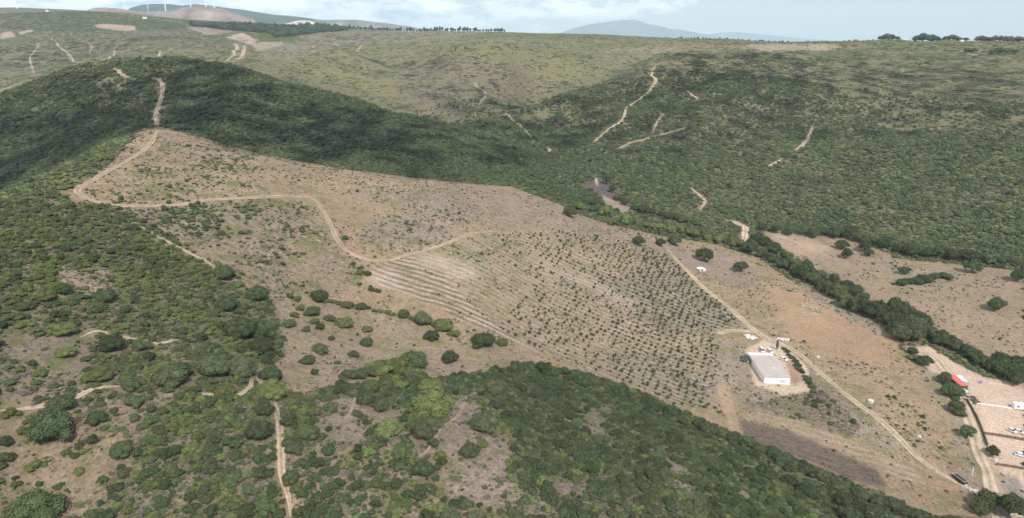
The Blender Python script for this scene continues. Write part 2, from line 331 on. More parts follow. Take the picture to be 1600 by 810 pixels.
# ------------------------------------------------------------------ tracks
def catmull(p, k=8):
    p = [np.array(q, float) for q in p]; p = [2*p[0]-p[1]] + p + [2*p[-1]-p[-2]]; out = []
    for i in range(1, len(p)-2):
        for t in np.arange(k)/k:
            out.append(.5*((2*p[i]) + (-p[i-1]+p[i+1])*t + (2*p[i-1]-5*p[i]+4*p[i+1]-p[i+2])*t*t + (-p[i-1]+3*p[i]-3*p[i+1]+p[i+2])*t**3))
    out.append(p[-2]); return out
TR = [ # name, width m, light (1 pale .. 0 earthy), rmax, pixels
('dirt_track',2.7,.5,700,[(247,203),(236,224),(205,248),(150,280),(122,297),(135,310),(165,319),(200,323),(260,322),(330,313),(400,309),(470,308),(492,313),(510,340),(530,380),(560,402),(600,408),(640,398),(700,380),(740,365),(785,361)]),
('dirt_track',4.5,.7,1100,[(246,196),(243,186),(248,165),(254,145),(250,126),(238,123)]),
('dirt_track',3.6,.6,1100,[(200,121),(186,113),(180,107),(188,105)]),
('dirt_track',4.0,.75,700,[(1040,386),(1060,410),(1100,450),(1150,490),(1190,525),(1240,548),(1290,590),(1340,630),(1400,680),(1440,720),(1500,757),(1524,767)]),
('dirt_track',3.2,.7,700,[(1120,522),(1150,517),(1190,520)]),
('sandy_road',5.4,.9,700,[(1425,545),(1455,556),(1478,580),(1503,620),(1514,655),(1527,700),(1545,745),(1553,790),(1556,815)]),
('footpath',2.2,.65,500,[(400,568),(402,585),(415,612),(430,640),(437,670),(439,705),(440,740),(450,775),(456,812)]),
('footpath',1.7,.85,500,[(205,347),(250,372),(300,398),(330,415),(345,440)]),
('footpath',1.5,.8,500,[(125,528),(150,518),(172,523),(205,530),(240,537),(270,533),(302,529)]),
('footpath',1.6,.8,500,[(0,642),(60,636),(110,625),(150,607),(200,603)]),
('footpath',1.5,.7,500,[(262,618),(320,616),(370,619),(392,600),(385,566)]),
('footpath',.8,.35,500,[(540,618),(555,622),(548,645),(535,660)]),
('footpath',.8,.4,500,[(730,620),(715,650),(690,670),(670,700),(650,720)]),
('hill_trail',4.2,.85,1800,[(1025,103),(1018,118),(1025,125),(1014,143),(990,162),(979,170),(972,188),(950,203),(930,221)]),
('hill_trail',3.6,.8,1800,[(743,130),(747,138),(757,143),(758,152),(749,164)]),
('hill_trail',3.0,.75,1500,[(790,178),(801,188),(815,199),(830,215)]),
('hill_trail',3.0,.75,1500,[(853,230),(859,234),(857,239)]),
('hill_trail',3.4,.75,1500,[(1037,178),(1029,188),(1025,196),(1020,205)]),
('hill_trail',3.0,.75,1500,[(1069,201),(1045,208),(1020,215),(985,224),(965,233),(942,240)]),
('hill_trail',3.0,.8,1500,[(1072,142),(1082,149),(1091,156)]),
('hill_trail',4.0,.75,1500,[(1269,200),(1264,213),(1255,226),(1243,235)]),
('hill_trail',3.0,.75,1500,[(1220,250),(1200,261)]),
('hill_trail',3.0,.8,1500,[(1080,294),(1090,303),(1100,312),(1100,318),(1094,327)]),
('dirt_track',5.0,.95,900,[(1141,346),(1155,351),(1164,358),(1163,378)]),
('hill_trail',2.0,.9,900,[(921,272),(930,278),(933,290)]),
('hill_trail',3.8,.8,3500,[(62,68),(55,80),(47,90),(49,102),(54,115)]),
('hill_trail',3.8,.85,3500,[(80,60),(92,73),(110,88),(127,98)]),
('hill_trail',3.8,.7,3500,[(137,67),(144,75),(140,86)]),
('hill_trail',4.5,.8,3500,[(0,142),(24,133)]),
('hill_trail',3.8,.85,3500,[(275,74),(250,82),(224,93)]),
('hill_trail',8,.75,3500,[(368,68),(371,78),(366,88)]),
('hill_trail',3.8,.9,3500,[(366,86),(353,97)]),
('hill_trail',7,.85,3500,[(382,72),(380,82),(362,97)]),
('hill_trail',3.8,.6,3500,[(212,61),(180,77),(150,101)]),
('hill_trail',3.8,.8,3500,[(571,71),(557,81)]),
('hill_trail',3.8,.8,3500,[(520,67),(529,73)]),
]
TRW = []
for nm, w, li, rm, px in TR:
    q = [at(x, y, rm) for x, y in px]
    TRW.append((nm, w, li, np.array(catmull(q, 10))[:, :2]))
def seg_dist(X, Y, line):
    d = np.full(X.shape, 1e9)
    for (x0, y0), (x1, y1) in zip(line[:-1], line[1:]):
        L = (x1-x0)**2+(y1-y0)**2+1e-9
        t = np.clip(((X-x0)*(x1-x0)+(Y-y0)*(y1-y0))/L, 0, 1)
        d = np.minimum(d, np.hypot(X-x0-t*(x1-x0), Y-y0-t*(y1-y0)))
    return d
# worn soil beside each track
for nm, w, li, ln in TRW:
    a = np.arctan2(ln[:,0], ln[:,1]); r = np.log(np.hypot(ln[:,0], ln[:,1]))
    pad = 8/np.exp(r.min())
    i0, i1 = np.searchsorted(AZ1, [a.min()-pad, a.max()+pad]); j0, j1 = np.searchsorted(LR1, [r.min()-pad, r.max()+pad])
    s = (slice(i0, i1), slice(j0, j1))
    d = seg_dist(XX[s], YY[s], ln[::2] if len(ln) > 30 else ln) + VN2[s]*1.5
    k = np.clip(1.25 - d/(w*.95), 0, 1)[..., None]*.8
    COL[s] = COL[s]*(1-k) + np.array((.37,.275,.19), np.float32)*k
    DEN[s] = np.where(d < w*.75, 0, DEN[s])

def sheet(name, V, na, nr, cols=None, flip=False):
    i = np.arange(na-1)[:,None]*nr + np.arange(nr-1)[None]
    q = np.stack([i, i+nr, i+nr+1, i+1], -1).reshape(-1, 4)
    q = q if flip else q[:, ::-1]
    me = bpy.data.meshes.new(name); me.vertices.add(len(V)); me.vertices.foreach_set('co', V.astype(np.float32).ravel())
    me.loops.add(q.size); me.loops.foreach_set('vertex_index', q.ravel().astype(np.int32))
    me.polygons.add(len(q)); me.polygons.foreach_set('loop_start', np.arange(0, q.size, 4, dtype=np.int32))
    me.polygons.foreach_set('use_smooth', np.ones(len(q), bool))
    me.update(calc_edges=True)
    for nme, arr in (cols or {}).items():
        at_ = me.attributes.new(nme, 'FLOAT_COLOR', 'POINT')
        at_.data.foreach_set('color', np.concatenate([arr.reshape(-1, 3), np.ones((len(V), 1))], 1).astype(np.float32).ravel())
    return me
def link(name, me, mat=None, parent=None):
    o = bpy.data.objects.new(name, me); C.objects.link(o)
    if mat and me is not None and not me.materials: me.materials.append(mat)
    if parent: o.parent = parent
    return o
def tag(o, label=None, cat=None, group=None, kind=None):
    for k, v in (('label', label), ('category', cat), ('group', group), ('kind', kind)):
        if v: o[k] = v
    return o
def blur(Aa):
    B = Aa.copy(); B[1:-1] = (Aa[:-2]+2*Aa[1:-1]+Aa[2:])/4
    D_ = B.copy(); D_[:,1:-1] = (B[:,:-2]+2*B[:,1:-1]+B[:,2:])/4
    return D_
for _ in range(2): COL = blur(COL); BRU = blur(BRU); ROW = blur(ROW)
g0 = np.clip((np.abs(VN)*.6)+.9, .8, 1.2)[..., None]
COL2 = np.clip(COL*np.array((.90,.88,.90))*(1 + .22*VN[..., None] + .14*VN2[..., None]), .01, .8)
row_a, row_b = at(800, 420), at(1105, 552)
RD = (row_b-row_a)[:2]; RD /= np.linalg.norm(RD); RN = np.array([-RD[1], RD[0]])

def soil_material(name, strip=False):
    m = bpy.data.materials.new(name); m.use_nodes = True; nt = m.node_tree
    pb = nt.nodes['Principled BSDF']; pb.inputs['Roughness'].default_value = .95; pb.inputs['Specular IOR Level'].default_value = .15
    geo = nt.nodes.new('ShaderNodeNewGeometry'); pos = geo.outputs['Position']
    def noise(scale, detail=4, rough=.6, off=0):
        n_ = N(nt, 'ShaderNodeTexNoise', Scale=scale, Detail=detail, Roughness=rough)
        v = nt.nodes.new('ShaderNodeVectorMath'); v.operation = 'ADD'; v.inputs[1].default_value = (off, off*2.3, 0)
        nt.links.new(pos, v.inputs[0]); nt.links.new(v.outputs[0], n_.inputs['Vector']); return n_.outputs[0]
    ca_ = N(nt, 'ShaderNodeAttribute', attribute_name='gcol'); cm = N(nt, 'ShaderNodeAttribute', attribute_name='gmask')
    sp = nt.nodes.new('ShaderNodeSeparateColor'); nt.links.new(cm.outputs[0], sp.inputs[0])
    col = ca_.outputs[0]
    fine = noise(.9, 6, .7, 3); mid = noise(.16, 5, .65, 31); big = noise(.035, 4, .6, 77)
    # dry purple-brown brush and pale crust, in patches
    bf = math_n(nt, 'MULTIPLY', ramp(nt, mid, [(.50, G3(0)), (.60, G3(1))]), sp.outputs[0])
    col = mix(nt, math_n(nt, 'MULTIPLY', bf, .75), col, mix(nt, .45, (.17, .132, .112), col))
    bf2 = math_n(nt, 'MULTIPLY', ramp(nt, noise(.07, 6, .72, 11), [(.54, G3(0)), (.63, G3(1))]), sp.outputs[0])
    col = mix(nt, math_n(nt, 'MULTIPLY', bf2, .6), col, (.175, .16, .095))
    pf = math_n(nt, 'MULTIPLY', ramp(nt, noise(.22, 6, .75, 51), [(.57, G3(0)), (.68, G3(1))]), .5)
    col = mix(nt, math_n(nt, 'MULTIPLY', pf, math_n(nt, 'ADD', sp.outputs[0], .15, True)), col, (.47, .375, .27))
    straw = ramp(nt, noise(.33, 6, .8, 23), [(.42, G3(0)), (.50, G3(1))])
    col = mix(nt, math_n(nt, 'MULTIPLY', math_n(nt, 'MULTIPLY', straw, math_n(nt, 'ADD', sp.outputs[0], .2, True)), .34), col, (.45, .35, .22))
    dkp = ramp(nt, noise(.27, 7, .82, 41), [(.51, G3(0)), (.57, G3(1))])
    col = mix(nt, math_n(nt, 'MULTIPLY', math_n(nt, 'MULTIPLY', dkp, sp.outputs[0], True), .68), col, (.155, .125, .095))
    weed = ramp(nt, noise(.075, 8, .8, 67), [(.515, G3(0)), (.56, G3(1))])
    col = mix(nt, math_n(nt, 'MULTIPLY', math_n(nt, 'MULTIPLY', weed, sp.outputs[0]), 1.0), col, (.145, .15, .058))
    stv = nt.nodes.new('ShaderNodeMapping'); stv.inputs['Rotation'].default_value = (0, 0, -math.atan2(RD[1], RD[0])); stv.inputs['Scale'].default_value = (.035, .42, .05); nt.links.new(pos, stv.inputs[0])
    rill = N(nt, 'ShaderNodeTexNoise', Scale=1.0, Detail=6.0, Roughness=.65); nt.links.new(stv.outputs[0], rill.inputs['Vector'])
    rl = ramp(nt, rill.outputs[0], [(.36, G3(.8)), (.5, G3(1)), (.62, G3(1.12))])
    col = mix(nt, math_n(nt, 'ADD', .12, sp.outputs[1], True), col, rl, 'MULTIPLY')
    tuft = ramp(nt, noise(1.5, 3, .6, 5), [(.60, G3(0)), (.66, G3(1))])
    col = mix(nt, math_n(nt, 'MULTIPLY', math_n(nt, 'MULTIPLY', tuft, sp.outputs[0]), .75), col, (.105, .095, .06))
    # crop rows
    dot = nt.nodes.new('ShaderNodeVectorMath'); dot.operation = 'DOT_PRODUCT'; nt.links.new(pos, dot.inputs[0]); dot.inputs[1].default_value = (RN[0]/4.2, RN[1]/4.2, 0)
    ph = math_n(nt, 'ADD', dot.outputs['Value'], math_n(nt, 'MULTIPLY', noise(.06, 3, .5, 91), 1.1))
    tri = math_n(nt, 'PINGPONG', ph, .5)
    st = ramp(nt, tri, [(.0, G3(1)), (.14, G3(.8)), (.24, G3(0)), (.33, G3(0))])
    dk = ramp(nt, tri, [(.28, G3(0)), (.40, G3(1))])
    wear = ramp(nt, noise(.12, 5, .7, 19), [(.34, G3(0)), (.55, G3(1))])
    sf = math_n(nt, 'MULTIPLY', math_n(nt, 'MULTIPLY', st, sp.outputs[1]), wear)
    df = math_n(nt, 'MULTIPLY', math_n(nt, 'MULTIPLY', dk, sp.outputs[1]), .62)
    col = mix(nt, df, col, (.115, .092, .072)); col = mix(nt, math_n(nt, 'MULTIPLY', sf, .6), col, (.48, .39, .29))
    v = math_n(nt, 'ADD', math_n(nt, 'MULTIPLY', fine, 1.7), .16)
    cc = nt.nodes.new('ShaderNodeCombineColor')
    for i in range(3): nt.links.new(v, cc.inputs[i])
    col = mix(nt, 1.0, col, cc.outputs[0], 'MULTIPLY')
    nt.links.new(col, pb.inputs['Base Color'])
    bp = nt.nodes.new('ShaderNodeBump'); bp.inputs['Strength'].default_value = 1.0; bp.inputs['Distance'].default_value = .7
    nt.links.new(noise(.8, 8, .75, 3), bp.inputs['Height']); nt.links.new(bp.outputs[0], pb.inputs['Normal'])
    return m
soil = soil_material('soil')
V = np.stack([XX, YY, HH], -1).reshape(-1, 3)
o = link('ground', sheet('ground', V, *XX.shape, cols={'gcol': COL2, 'gmask': np.stack([BRU, ROW, BRU*0], -1)}), soil)
tag(o, kind='structure')

# draped track surfaces
tracks_m = bpy.data.materials.new('packed_dirt'); tracks_m.use_nodes = True
nt = tracks_m.node_tree; pb = nt.nodes['Principled BSDF']; pb.inputs['Roughness'].default_value = .95; pb.inputs['Specular IOR Level'].default_value = .1
geo = nt.nodes.new('ShaderNodeNewGeometry')
ca_ = N(nt, 'ShaderNodeAttribute', attribute_name='gcol')
nz = N(nt, 'ShaderNodeTexNoise', Scale=.9, Detail=6.0, Roughness=.7); nt.links.new(geo.outputs['Position'], nz.inputs['Vector'])
nz2 = N(nt, 'ShaderNodeTexNoise', Scale=.12, Detail=4.0, Roughness=.6); nt.links.new(geo.outputs['Position'], nz2.inputs['Vector'])
k = ramp(nt, nz.outputs[0], [(.34, G3(.68)), (.66, G3(1.2))]); k2 = ramp(nt, nz2.outputs[0], [(.3, G3(.7)), (.7, G3(1.12))])
nt.links.new(mix(nt, 1.0, mix(nt, 1.0, ca_.outputs[0], k, 'MULTIPLY'), k2, 'MULTIPLY'), pb.inputs['Base Color'])
def track(nm, w, li, ln):
    seg = np.r_[0, np.cumsum(np.hypot(*np.diff(ln, axis=0).T))]
    rm = np.hypot(ln[:,0], ln[:,1]).mean(); n_ = max(4, int(seg[-1]/(1.2*rm/300)))
    t = np.linspace(0, seg[-1], n_); x = np.interp(t, seg, ln[:,0]); y = np.interp(t, seg, ln[:,1])
    tx = np.gradient(x); ty = np.gradient(y); L = np.hypot(tx, ty)+1e-9; nx, ny = -ty/L, tx/L
    wob = fbm(x, y, 18, 2)*.5; base = np.array((.53,.42,.30))*li + np.array((.29,.20,.135))*(1-li)
    prof = np.array([-.5, -.36, -.22, 0, .22, .36, .5]); tone = [.8, 1.1, 1.1, .68, 1.1, 1.1, .8]
    Vv = []; Cc = []
    for k_, (s_, tn) in enumerate(zip(prof, tone)):
        ww = w*s_*(1 + .3*fbm(x+100*np.sign(s_), y, 9, 2)) + wob
        tap = .12 if nm in ('dirt_track', 'sandy_road') else .3
        ww = ww*np.clip(np.minimum(t, t[-1]-t)/(t[-1]*tap)+.12, 0, 1)**.7*(1+.3*fbm(x-70, y, 25, 2))
        X_ = x+nx*ww; Y_ = y+ny*ww; r_ = np.hypot(X_, Y_)
        Z_ = height(X_, Y_) + .05 + r_*.00035 - (.04 if k_ in (0, 6) else 0)
        Vv.append(np.stack([X_, Y_, Z_], -1)); Cc.append(np.tile(base*tn, (n_, 1)))
    Vv = np.stack(Vv, 0); Cc = np.stack(Cc, 0)
    o = link(nm, sheet(nm, Vv.reshape(-1, 3), 7, n_, cols={'gcol': Cc}), tracks_m); tag(o, kind='structure')
for a_ in TRW: track(*a_)

# ------------------------------------------------------------------ plants
def leaf_material(name, base, dry=0.0, hv=.022):
    m = bpy.data.materials.new(name); m.use_nodes = True; nt = m.node_tree
    pb = nt.nodes['Principled BSDF']; pb.inputs['Roughness'].default_value = .75; pb.inputs['Specular IOR Level'].default_value = .25
    oi = nt.nodes.new('ShaderNodeObjectInfo')
    nz = N(nt, 'ShaderNodeTexNoise', Scale=.018, Detail=4.0, Roughness=.6); nt.links.new(oi.outputs['Location'], nz.inputs['Vector'])
    geo = nt.nodes.new('ShaderNodeNewGeometry')
    n3 = N(nt, 'ShaderNodeTexNoise', Scale=.9, Detail=5.0, Roughness=.7); nt.links.new(geo.outputs['Position'], n3.inputs['Vector'])
    hs = nt.nodes.new('ShaderNodeHueSaturation'); hs.inputs['Color'].default_value = (*base, 1)
    h = math_n(nt, 'ADD', .5-hv, math_n(nt, 'MULTIPLY', nz.outputs[0], hv*2))
    nt.links.new(math_n(nt, 'ADD', h, math_n(nt, 'MULTIPLY', math_n(nt, 'SUBTRACT', oi.outputs['Random'], .5), hv*1.1)), hs.inputs['Hue'])
    v = math_n(nt, 'MULTIPLY', math_n(nt, 'ADD', .76, math_n(nt, 'MULTIPLY', oi.outputs['Random'], .46)), math_n(nt, 'ADD', .35, math_n(nt, 'MULTIPLY', n3.outputs[0], 1.3)))
    nt.links.new(v, hs.inputs['Value'])
    s_ = math_n(nt, 'ADD', .66, math_n(nt, 'MULTIPLY', nz.outputs[0], .48)); nt.links.new(s_, hs.inputs['Saturation'])
    nt.links.new(hs.outputs[0], pb.inputs['Base Color'])
    return m
MAT = dict(green=leaf_material('maquis_green', (.088,.112,.042)), bright=leaf_material('bright_leaf', (.132,.158,.042)),
           dark=leaf_material('dark_leaf', (.063,.086,.034)), grey=leaf_material('dry_heath', (.20,.172,.135), hv=.015),
           olive=leaf_material('olive_leaf', (.075,.088,.05), hv=.015), pine=leaf_material('pine_needle', (.06,.085,.05)),
           pale=leaf_material('pale_olive_leaf', (.150,.168,.065)), brown=leaf_material('bare_twigs', (.13,.10,.085), hv=.01))
bark = bpy.data.materials.new('bark'); bark.use_nodes = True
_n = bark.node_tree; _z = N(_n, 'ShaderNodeTexNoise', Scale=6.0, Detail=4.0)
_n.links.new(ramp(_n, _z.outputs[0], [(.3, (.09,.07,.055)), (.7, (.2,.165,.13))]), _n.nodes['Principled BSDF'].inputs['Base Color']); _n.nodes['Principled BSDF'].inputs['Roughness'].default_value = .9

def ico(sub):
    t = (1+5**.5)/2
    v = np.array([(-1,t,0),(1,t,0),(-1,-t,0),(1,-t,0),(0,-1,t),(0,1,t),(0,-1,-t),(0,1,-t),(t,0,-1),(t,0,1),(-t,0,-1),(-t,0,1)], float)
    f = [(0,11,5),(0,5,1),(0,1,7),(0,7,10),(0,10,11),(1,5,9),(5,11,4),(11,10,2),(10,7,6),(7,1,8),(3,9,4),(3,4,2),(3,2,6),(3,6,8),(3,8,9),(4,9,5),(2,4,11),(6,2,10),(8,6,7),(9,8,1)]
    v = [x/np.linalg.norm(x) for x in v]
    for _ in range(sub):
        c = {}; nf = []
        def mid(a, b):
            k = (min(a,b), max(a,b))
            if k not in c:
                m_ = v[a]+v[b]; v.append(m_/np.linalg.norm(m_)); c[k] = len(v)-1
            return c[k]
        for a, b, d in f:
            x, y, z = mid(a,b), mid(b,d), mid(d,a); nf += [(a,x,z),(b,y,x),(d,z,y),(x,y,z)]
        f = nf
    return np.array(v), np.array(f)
ICO = [ico(0), ico(1), ico(2)]
def to_mesh(name, V, tris, quads=None, mat=None, smooth=None):
    me = bpy.data.meshes.new(name); me.vertices.add(len(V)); me.vertices.foreach_set('co', np.asarray(V, np.float32).ravel())
    qn = 0 if quads is None else len(quads)
    loops = np.concatenate([np.asarray(tris, int).ravel(), np.asarray(quads, int).ravel() if qn else np.zeros(0, int)]).astype(np.int32)
    st = np.concatenate([np.arange(len(tris))*3, len(tris)*3+np.arange(qn)*4]).astype(np.int32)
    me.loops.add(len(loops)); me.loops.foreach_set('vertex_index', loops)
    me.polygons.add(len(st)); me.polygons.foreach_set('loop_start', st)
    me.update(calc_edges=True)
    if mat: me.materials.append(mat)
    return me
def crown_mesh(name, mat, seed, lobes=9, leaves=900, leaf=.13, flat=.55, level=1, base=0.0, spread=.62, lob=(.30,.52), ragged=.12, core=True, thin=1.0, cf=.88):
    """unit-radius crown resting on z=0: lumpy lobes under a skin of leaf clumps"""
    R = np.random.default_rng(seed); Vs = []; Ts = []; cs = []
    for i in range(lobes):
        a = R.random()*6.283; d = spread*math.sqrt(R.random()); rr = R.uniform(*lob)*(1.15-.35*d)
        z = base + max(rr*.5, (1-d*d)*R.uniform(.45, .85)) if i else base+.55
        if i == 0: d = 0; rr = lob[1]*1.15
        cs.append((d*math.cos(a), d*math.sin(a), z, rr))
    n_ = 0
    for x, y, z, rr in cs:
        v, f = ICO[level]; rr = rr*(cf if core else .5); w = v*(rr*(1+ragged*(R.random(len(v))-.5)*2))[:, None]*(1,1,.85) + (x, y, z)
        Vs.append(w); Ts.append(f+n_); n_ += len(w)
    nc = n_
    Q = []
    LV = []
    el = R.uniform(.88, 1.14)
    cs_a = np.array(cs); w_ = cs_a[:,3]**2; pick = R.choice(len(cs), leaves, p=w_/w_.sum())
    d = R.normal(size=(leaves, 3)); d[:,2] = np.abs(d[:,2])*.9 - .25; d /= np.linalg.norm(d, axis=1)[:, None]
    c = cs_a[pick, :3] + d*(cs_a[pick, 3]*(R.uniform(.70, 1.12, leaves) + .22*R.random(leaves)**3 if core else R.uniform(.5, 1.2, leaves)))[:, None]*(1,1,.9)
    nrm = d + R.normal(size=(leaves, 3))*.55; nrm /= np.linalg.norm(nrm, axis=1)[:, None]
    t1 = np.cross(nrm, R.normal(size=(leaves, 3))); t1 /= np.linalg.norm(t1, axis=1)[:, None]; t2 = np.cross(nrm, t1)
    s1 = (leaf*R.uniform(.55, 1.25, leaves))[:, None]; s2 = (leaf*thin*R.uniform(.4, 1.0, leaves))[:, None]
    lv = np.stack([c-t1*s1, c-t2*s2+t1*s1*.2, c+t1*s1, c+t2*s2-t1*s1*.2], 1).reshape(-1, 3)
    Vs.append(lv); Q = nc + np.arange(leaves*4).reshape(-1, 4)
    V_ = np.concatenate(Vs); V_[:,0] *= el; V_[:,1] /= el; V_[:,2] = np.maximum(V_[:,2], 0 if base == 0 else V_[:,2].min())*flat/.9
    return to_mesh(name, V_, np.concatenate(Ts), Q, mat)
HI = {}; LO = {}; BIG = {}
for k_, (mk, fl) in dict(green=('green', .6), bright=('bright', .56), dark=('dark', .72), grey=('grey', .46), pale=('pale', .5)).items():
    wisp = dict(core=False, thin=.35) if k_ == 'grey' else {}
    HI[k_] = [crown_mesh('shrub', MAT[mk], 10*i+len(k_), lobes=12+3*i, leaves=2300, leaf=.068, cf=.74, flat=fl, level=1, spread=.72, lob=(.16,.40), **wisp) for i in range(4)]
    LO[k_] = [crown_mesh('shrub', MAT[mk], 50+10*i+len(k_), lobes=7, leaves=200, leaf=.13, flat=fl, level=1, ragged=.2, **wisp) for i in range(3)]
    BIG[k_] = [crown_mesh('shrub', MAT[mk], 80+10*i+len(k_), lobes=20+5*i, leaves=7500, leaf=.04, cf=.78, flat=fl*.95, level=1, spread=.66, lob=(.2,.42), **wisp) for i in range(3)]
TREE = [crown_mesh('crown', MAT['dark'], 200+i, lobes=20, leaves=5000, leaf=.05, cf=.78, flat=1.12, level=1, base=.12, lob=(.2,.38)) for i in range(4)]
TREEG = [crown_mesh('crown', MAT['green'], 230+i, lobes=20, leaves=5000, leaf=.05, cf=.78, flat=1.02, level=1, base=.10, lob=(.2,.38)) for i in range(3)]
TREEB = [crown_mesh('crown', MAT['bright'], 260+i, lobes=20, leaves=3000, leaf=.05, flat=.95, level=1, base=.10, lob=(.2,.38)) for i in range(2)]
OLIVE = [crown_mesh('olive_tree', MAT['olive'], 300+i, lobes=6, leaves=170, leaf=.2, flat=1.0, level=1, base=.1, spread=.45) for i in range(4)]
def patch_mesh(name, mat, seed, k=12):
    """a far clump: several shrubs a few metres apart"""
    R = np.random.default_rng(seed); Vs = []; Ts = []; n_ = 0
    for i in range(k):
        x, y = R.normal(size=2)*.42; s_ = R.uniform(.10, .24)
        for j in range(2):
            v, f = ICO[1]; r_ = s_*R.uniform(.6, 1)
            w = v*(r_*(1+.5*(R.random(len(v))-.5)))[:, None] + (x+R.normal()*s_*.5, y+R.normal()*s_*.5, r_*.6)
            w[:,2] = np.maximum(w[:,2], 0); Vs.append(w); Ts.append(f+n_); n_ += len(w)
    V_ = np.concatenate(Vs); V_[:,2] *= .55
    return to_mesh(name, V_, np.concatenate(Ts), None, mat)
FAR = {k_: [patch_mesh('shrub_clump', MAT[k_], 400+i) for i in range(3)] for k_ in ('green', 'bright', 'dark', 'grey', 'pale')}
TUFT = [crown_mesh('tuft', MAT[('grey', 'brown')[i]], 500+i, lobes=3, leaves=60, leaf=.3, flat=.5, level=0) for i in range(2)] + \
       [crown_mesh('tuft', MAT['green'], 510, lobes=3, leaves=60, leaf=.3, flat=.6, level=0)]

# scatter helpers -------------------------------------------------------------
SLOPE = (HH-HC)/RR
SLOPE[:, R1 < 60] = -9
PM = np.maximum.accumulate(SLOPE, axis=1); PM = np.concatenate([PM[:, :1]-9, PM[:, :-1]], 1)
HID = (PM - SLOPE)*RR            # metres by which a spot lies below the sight line
def look(G, a, lr):
    i = np.clip(np.round(np.interp(a, AZ1, np.arange(len(AZ1)))).astype(int), 0, len(AZ1)-1)
    j = np.clip(np.round(np.interp(lr, LR1, np.arange(len(LR1)))).astype(int), 0, len(LR1)-1)
    return G[i, j]
def scatter(r0, r1, per_m2, rng, azmax=41.5, up=5.0):
    am = math.radians(azmax); n_ = int(per_m2*am*(r1*r1-r0*r0))
    a = rng.uniform(-am, am, n_); r = np.sqrt(rng.uniform(r0*r0, r1*r1, n_)); lr = np.log(r)
    keep = look(HID, a, lr) < up
    a, r, lr = a[keep], r[keep], lr[keep]
    X, Y = r*np.sin(a), r*np.cos(a)
    return X, Y, r, look(DEN, a, lr), look(KIND, a, lr), (look(VN2, a, lr)*.7+look(VN, a, lr)*.5)
KN = ['green', 'bright', 'dark', 'grey', 'pale']
MIXP = np.array([[.50,.16,.19,.13,.02],[.40,.38,.07,.13,.02],[.42,.05,.40,.12,.01],[.22,.06,.10,.60,.02],[.26,.06,.16,.17,.35]])
def pick_kind(kind, X, Y, rng):
    nz_ = fbm(X+50, Y+50, 38, 3)*.9 + fbm(X-900, Y+650, 150, 3)*.7
    p = MIXP[kind].copy()
    p[:,3] *= np.exp(2.6*nz_); p[:,1] *= np.exp(-2.2*fbm(X-500, Y, 30, 3)); p[:,2] *= np.exp(1.6*fbm(X, Y+800, 55, 3))
    p /= p.sum(1, keepdims=True); c = p.cumsum(1); u = rng.random(len(X))[:, None]
    return np.minimum((u > c).sum(1), 4)
def free(X, Y, margin=0.0):
    ok = np.ones(len(X), bool)
    for nm, w, li, ln in TRW:
        lo = ln.min(0)-8; hi = ln.max(0)+8
        m = ok & (X > lo[0]) & (X < hi[0]) & (Y > lo[1]) & (Y < hi[1])
        if m.any():
            idx = np.where(m)[0]; ok[idx] = seg_dist(X[idx], Y[idx], ln[::3] if len(ln) > 40 else ln) > w*.55+margin
    return ok
def accept(X, Y, d, g, rng, sharp=1.0):
    """density d plus broad noise: shrubs stand in clumps with soil between"""
    p = np.clip(d*1.25 - .12 + (g*1.5)*(1-np.abs(2*d-1)*.55), 0, 1) * (d > .012)
    return rng.random(len(X)) < p**sharp
def instancer(name, X, Y, Z, scl, idx, meshes, rng, kind='stuff', zs=None, label=None, cat=None):
    lib = bpy.data.collections.new(name+'_kinds')
    for i, me in enumerate(meshes):
        q = bpy.data.objects.new('%s_%03d' % (name, i), me); lib.objects.link(q)
    me = bpy.data.meshes.new(name); me.vertices.add(len(X))
    me.vertices.foreach_set('co', np.stack([X, Y, Z], -1).astype(np.float32).ravel())
    S_ = np.stack([scl, scl, scl*(zs if zs is not None else rng.uniform(.8, 1.25, len(X)))], -1).astype(np.float32)
    a_ = me.attributes.new('scl', 'FLOAT_VECTOR', 'POINT'); a_.data.foreach_set('vector', S_.ravel())
    rot = np.zeros((len(X), 3), np.float32); rot[:,2] = rng.uniform(0, 6.283, len(X))
    a_ = me.attributes.new('rot', 'FLOAT_VECTOR', 'POINT'); a_.data.foreach_set('vector', rot.ravel())
    a_ = me.attributes.new('which', 'INT', 'POINT'); a_.data.foreach_set('value', idx.astype(np.int32))
    o_ = bpy.data.objects.new(name, me); C.objects.link(o_)
    ng = bpy.data.node_groups.new(name, 'GeometryNodeTree')
    ng.interface.new_socket('Geometry', in_out='INPUT', socket_type='NodeSocketGeometry'); ng.interface.new_socket('Geometry', in_out='OUTPUT', socket_type='NodeSocketGeometry')
    gi = ng.nodes.new('NodeGroupInput'); go = ng.nodes.new('NodeGroupOutput')
    ci = ng.nodes.new('GeometryNodeCollectionInfo'); ci.inputs[0].default_value = lib; ci.inputs['Separate Children'].default_value = True; ci.inputs['Reset Children'].default_value = True
    ip = ng.nodes.new('GeometryNodeInstanceOnPoints'); ip.inputs['Pick Instance'].default_value = True
    def att(nm, ty):
        q = ng.nodes.new('GeometryNodeInputNamedAttribute'); q.data_type = ty; q.inputs[0].default_value = nm
        return [s for s in q.outputs if s.enabled and s.name == 'Attribute'][0]
    L = ng.links.new
    L(gi.outputs[0], ip.inputs['Points']); L(ci.outputs[0], ip.inputs['Instance']); L(att('which', 'INT'), ip.inputs['Instance Index'])
    L(att('rot', 'FLOAT_VECTOR'), ip.inputs['Rotation']); L(att('scl', 'FLOAT_VECTOR'), ip.inputs['Scale']); L(ip.outputs[0], go.inputs[0])
    md = o_.modifiers.new('scatter', 'NODES'); md.node_group = ng
    return tag(o_, label, cat, kind=kind)
rng = np.random.default_rng(11)
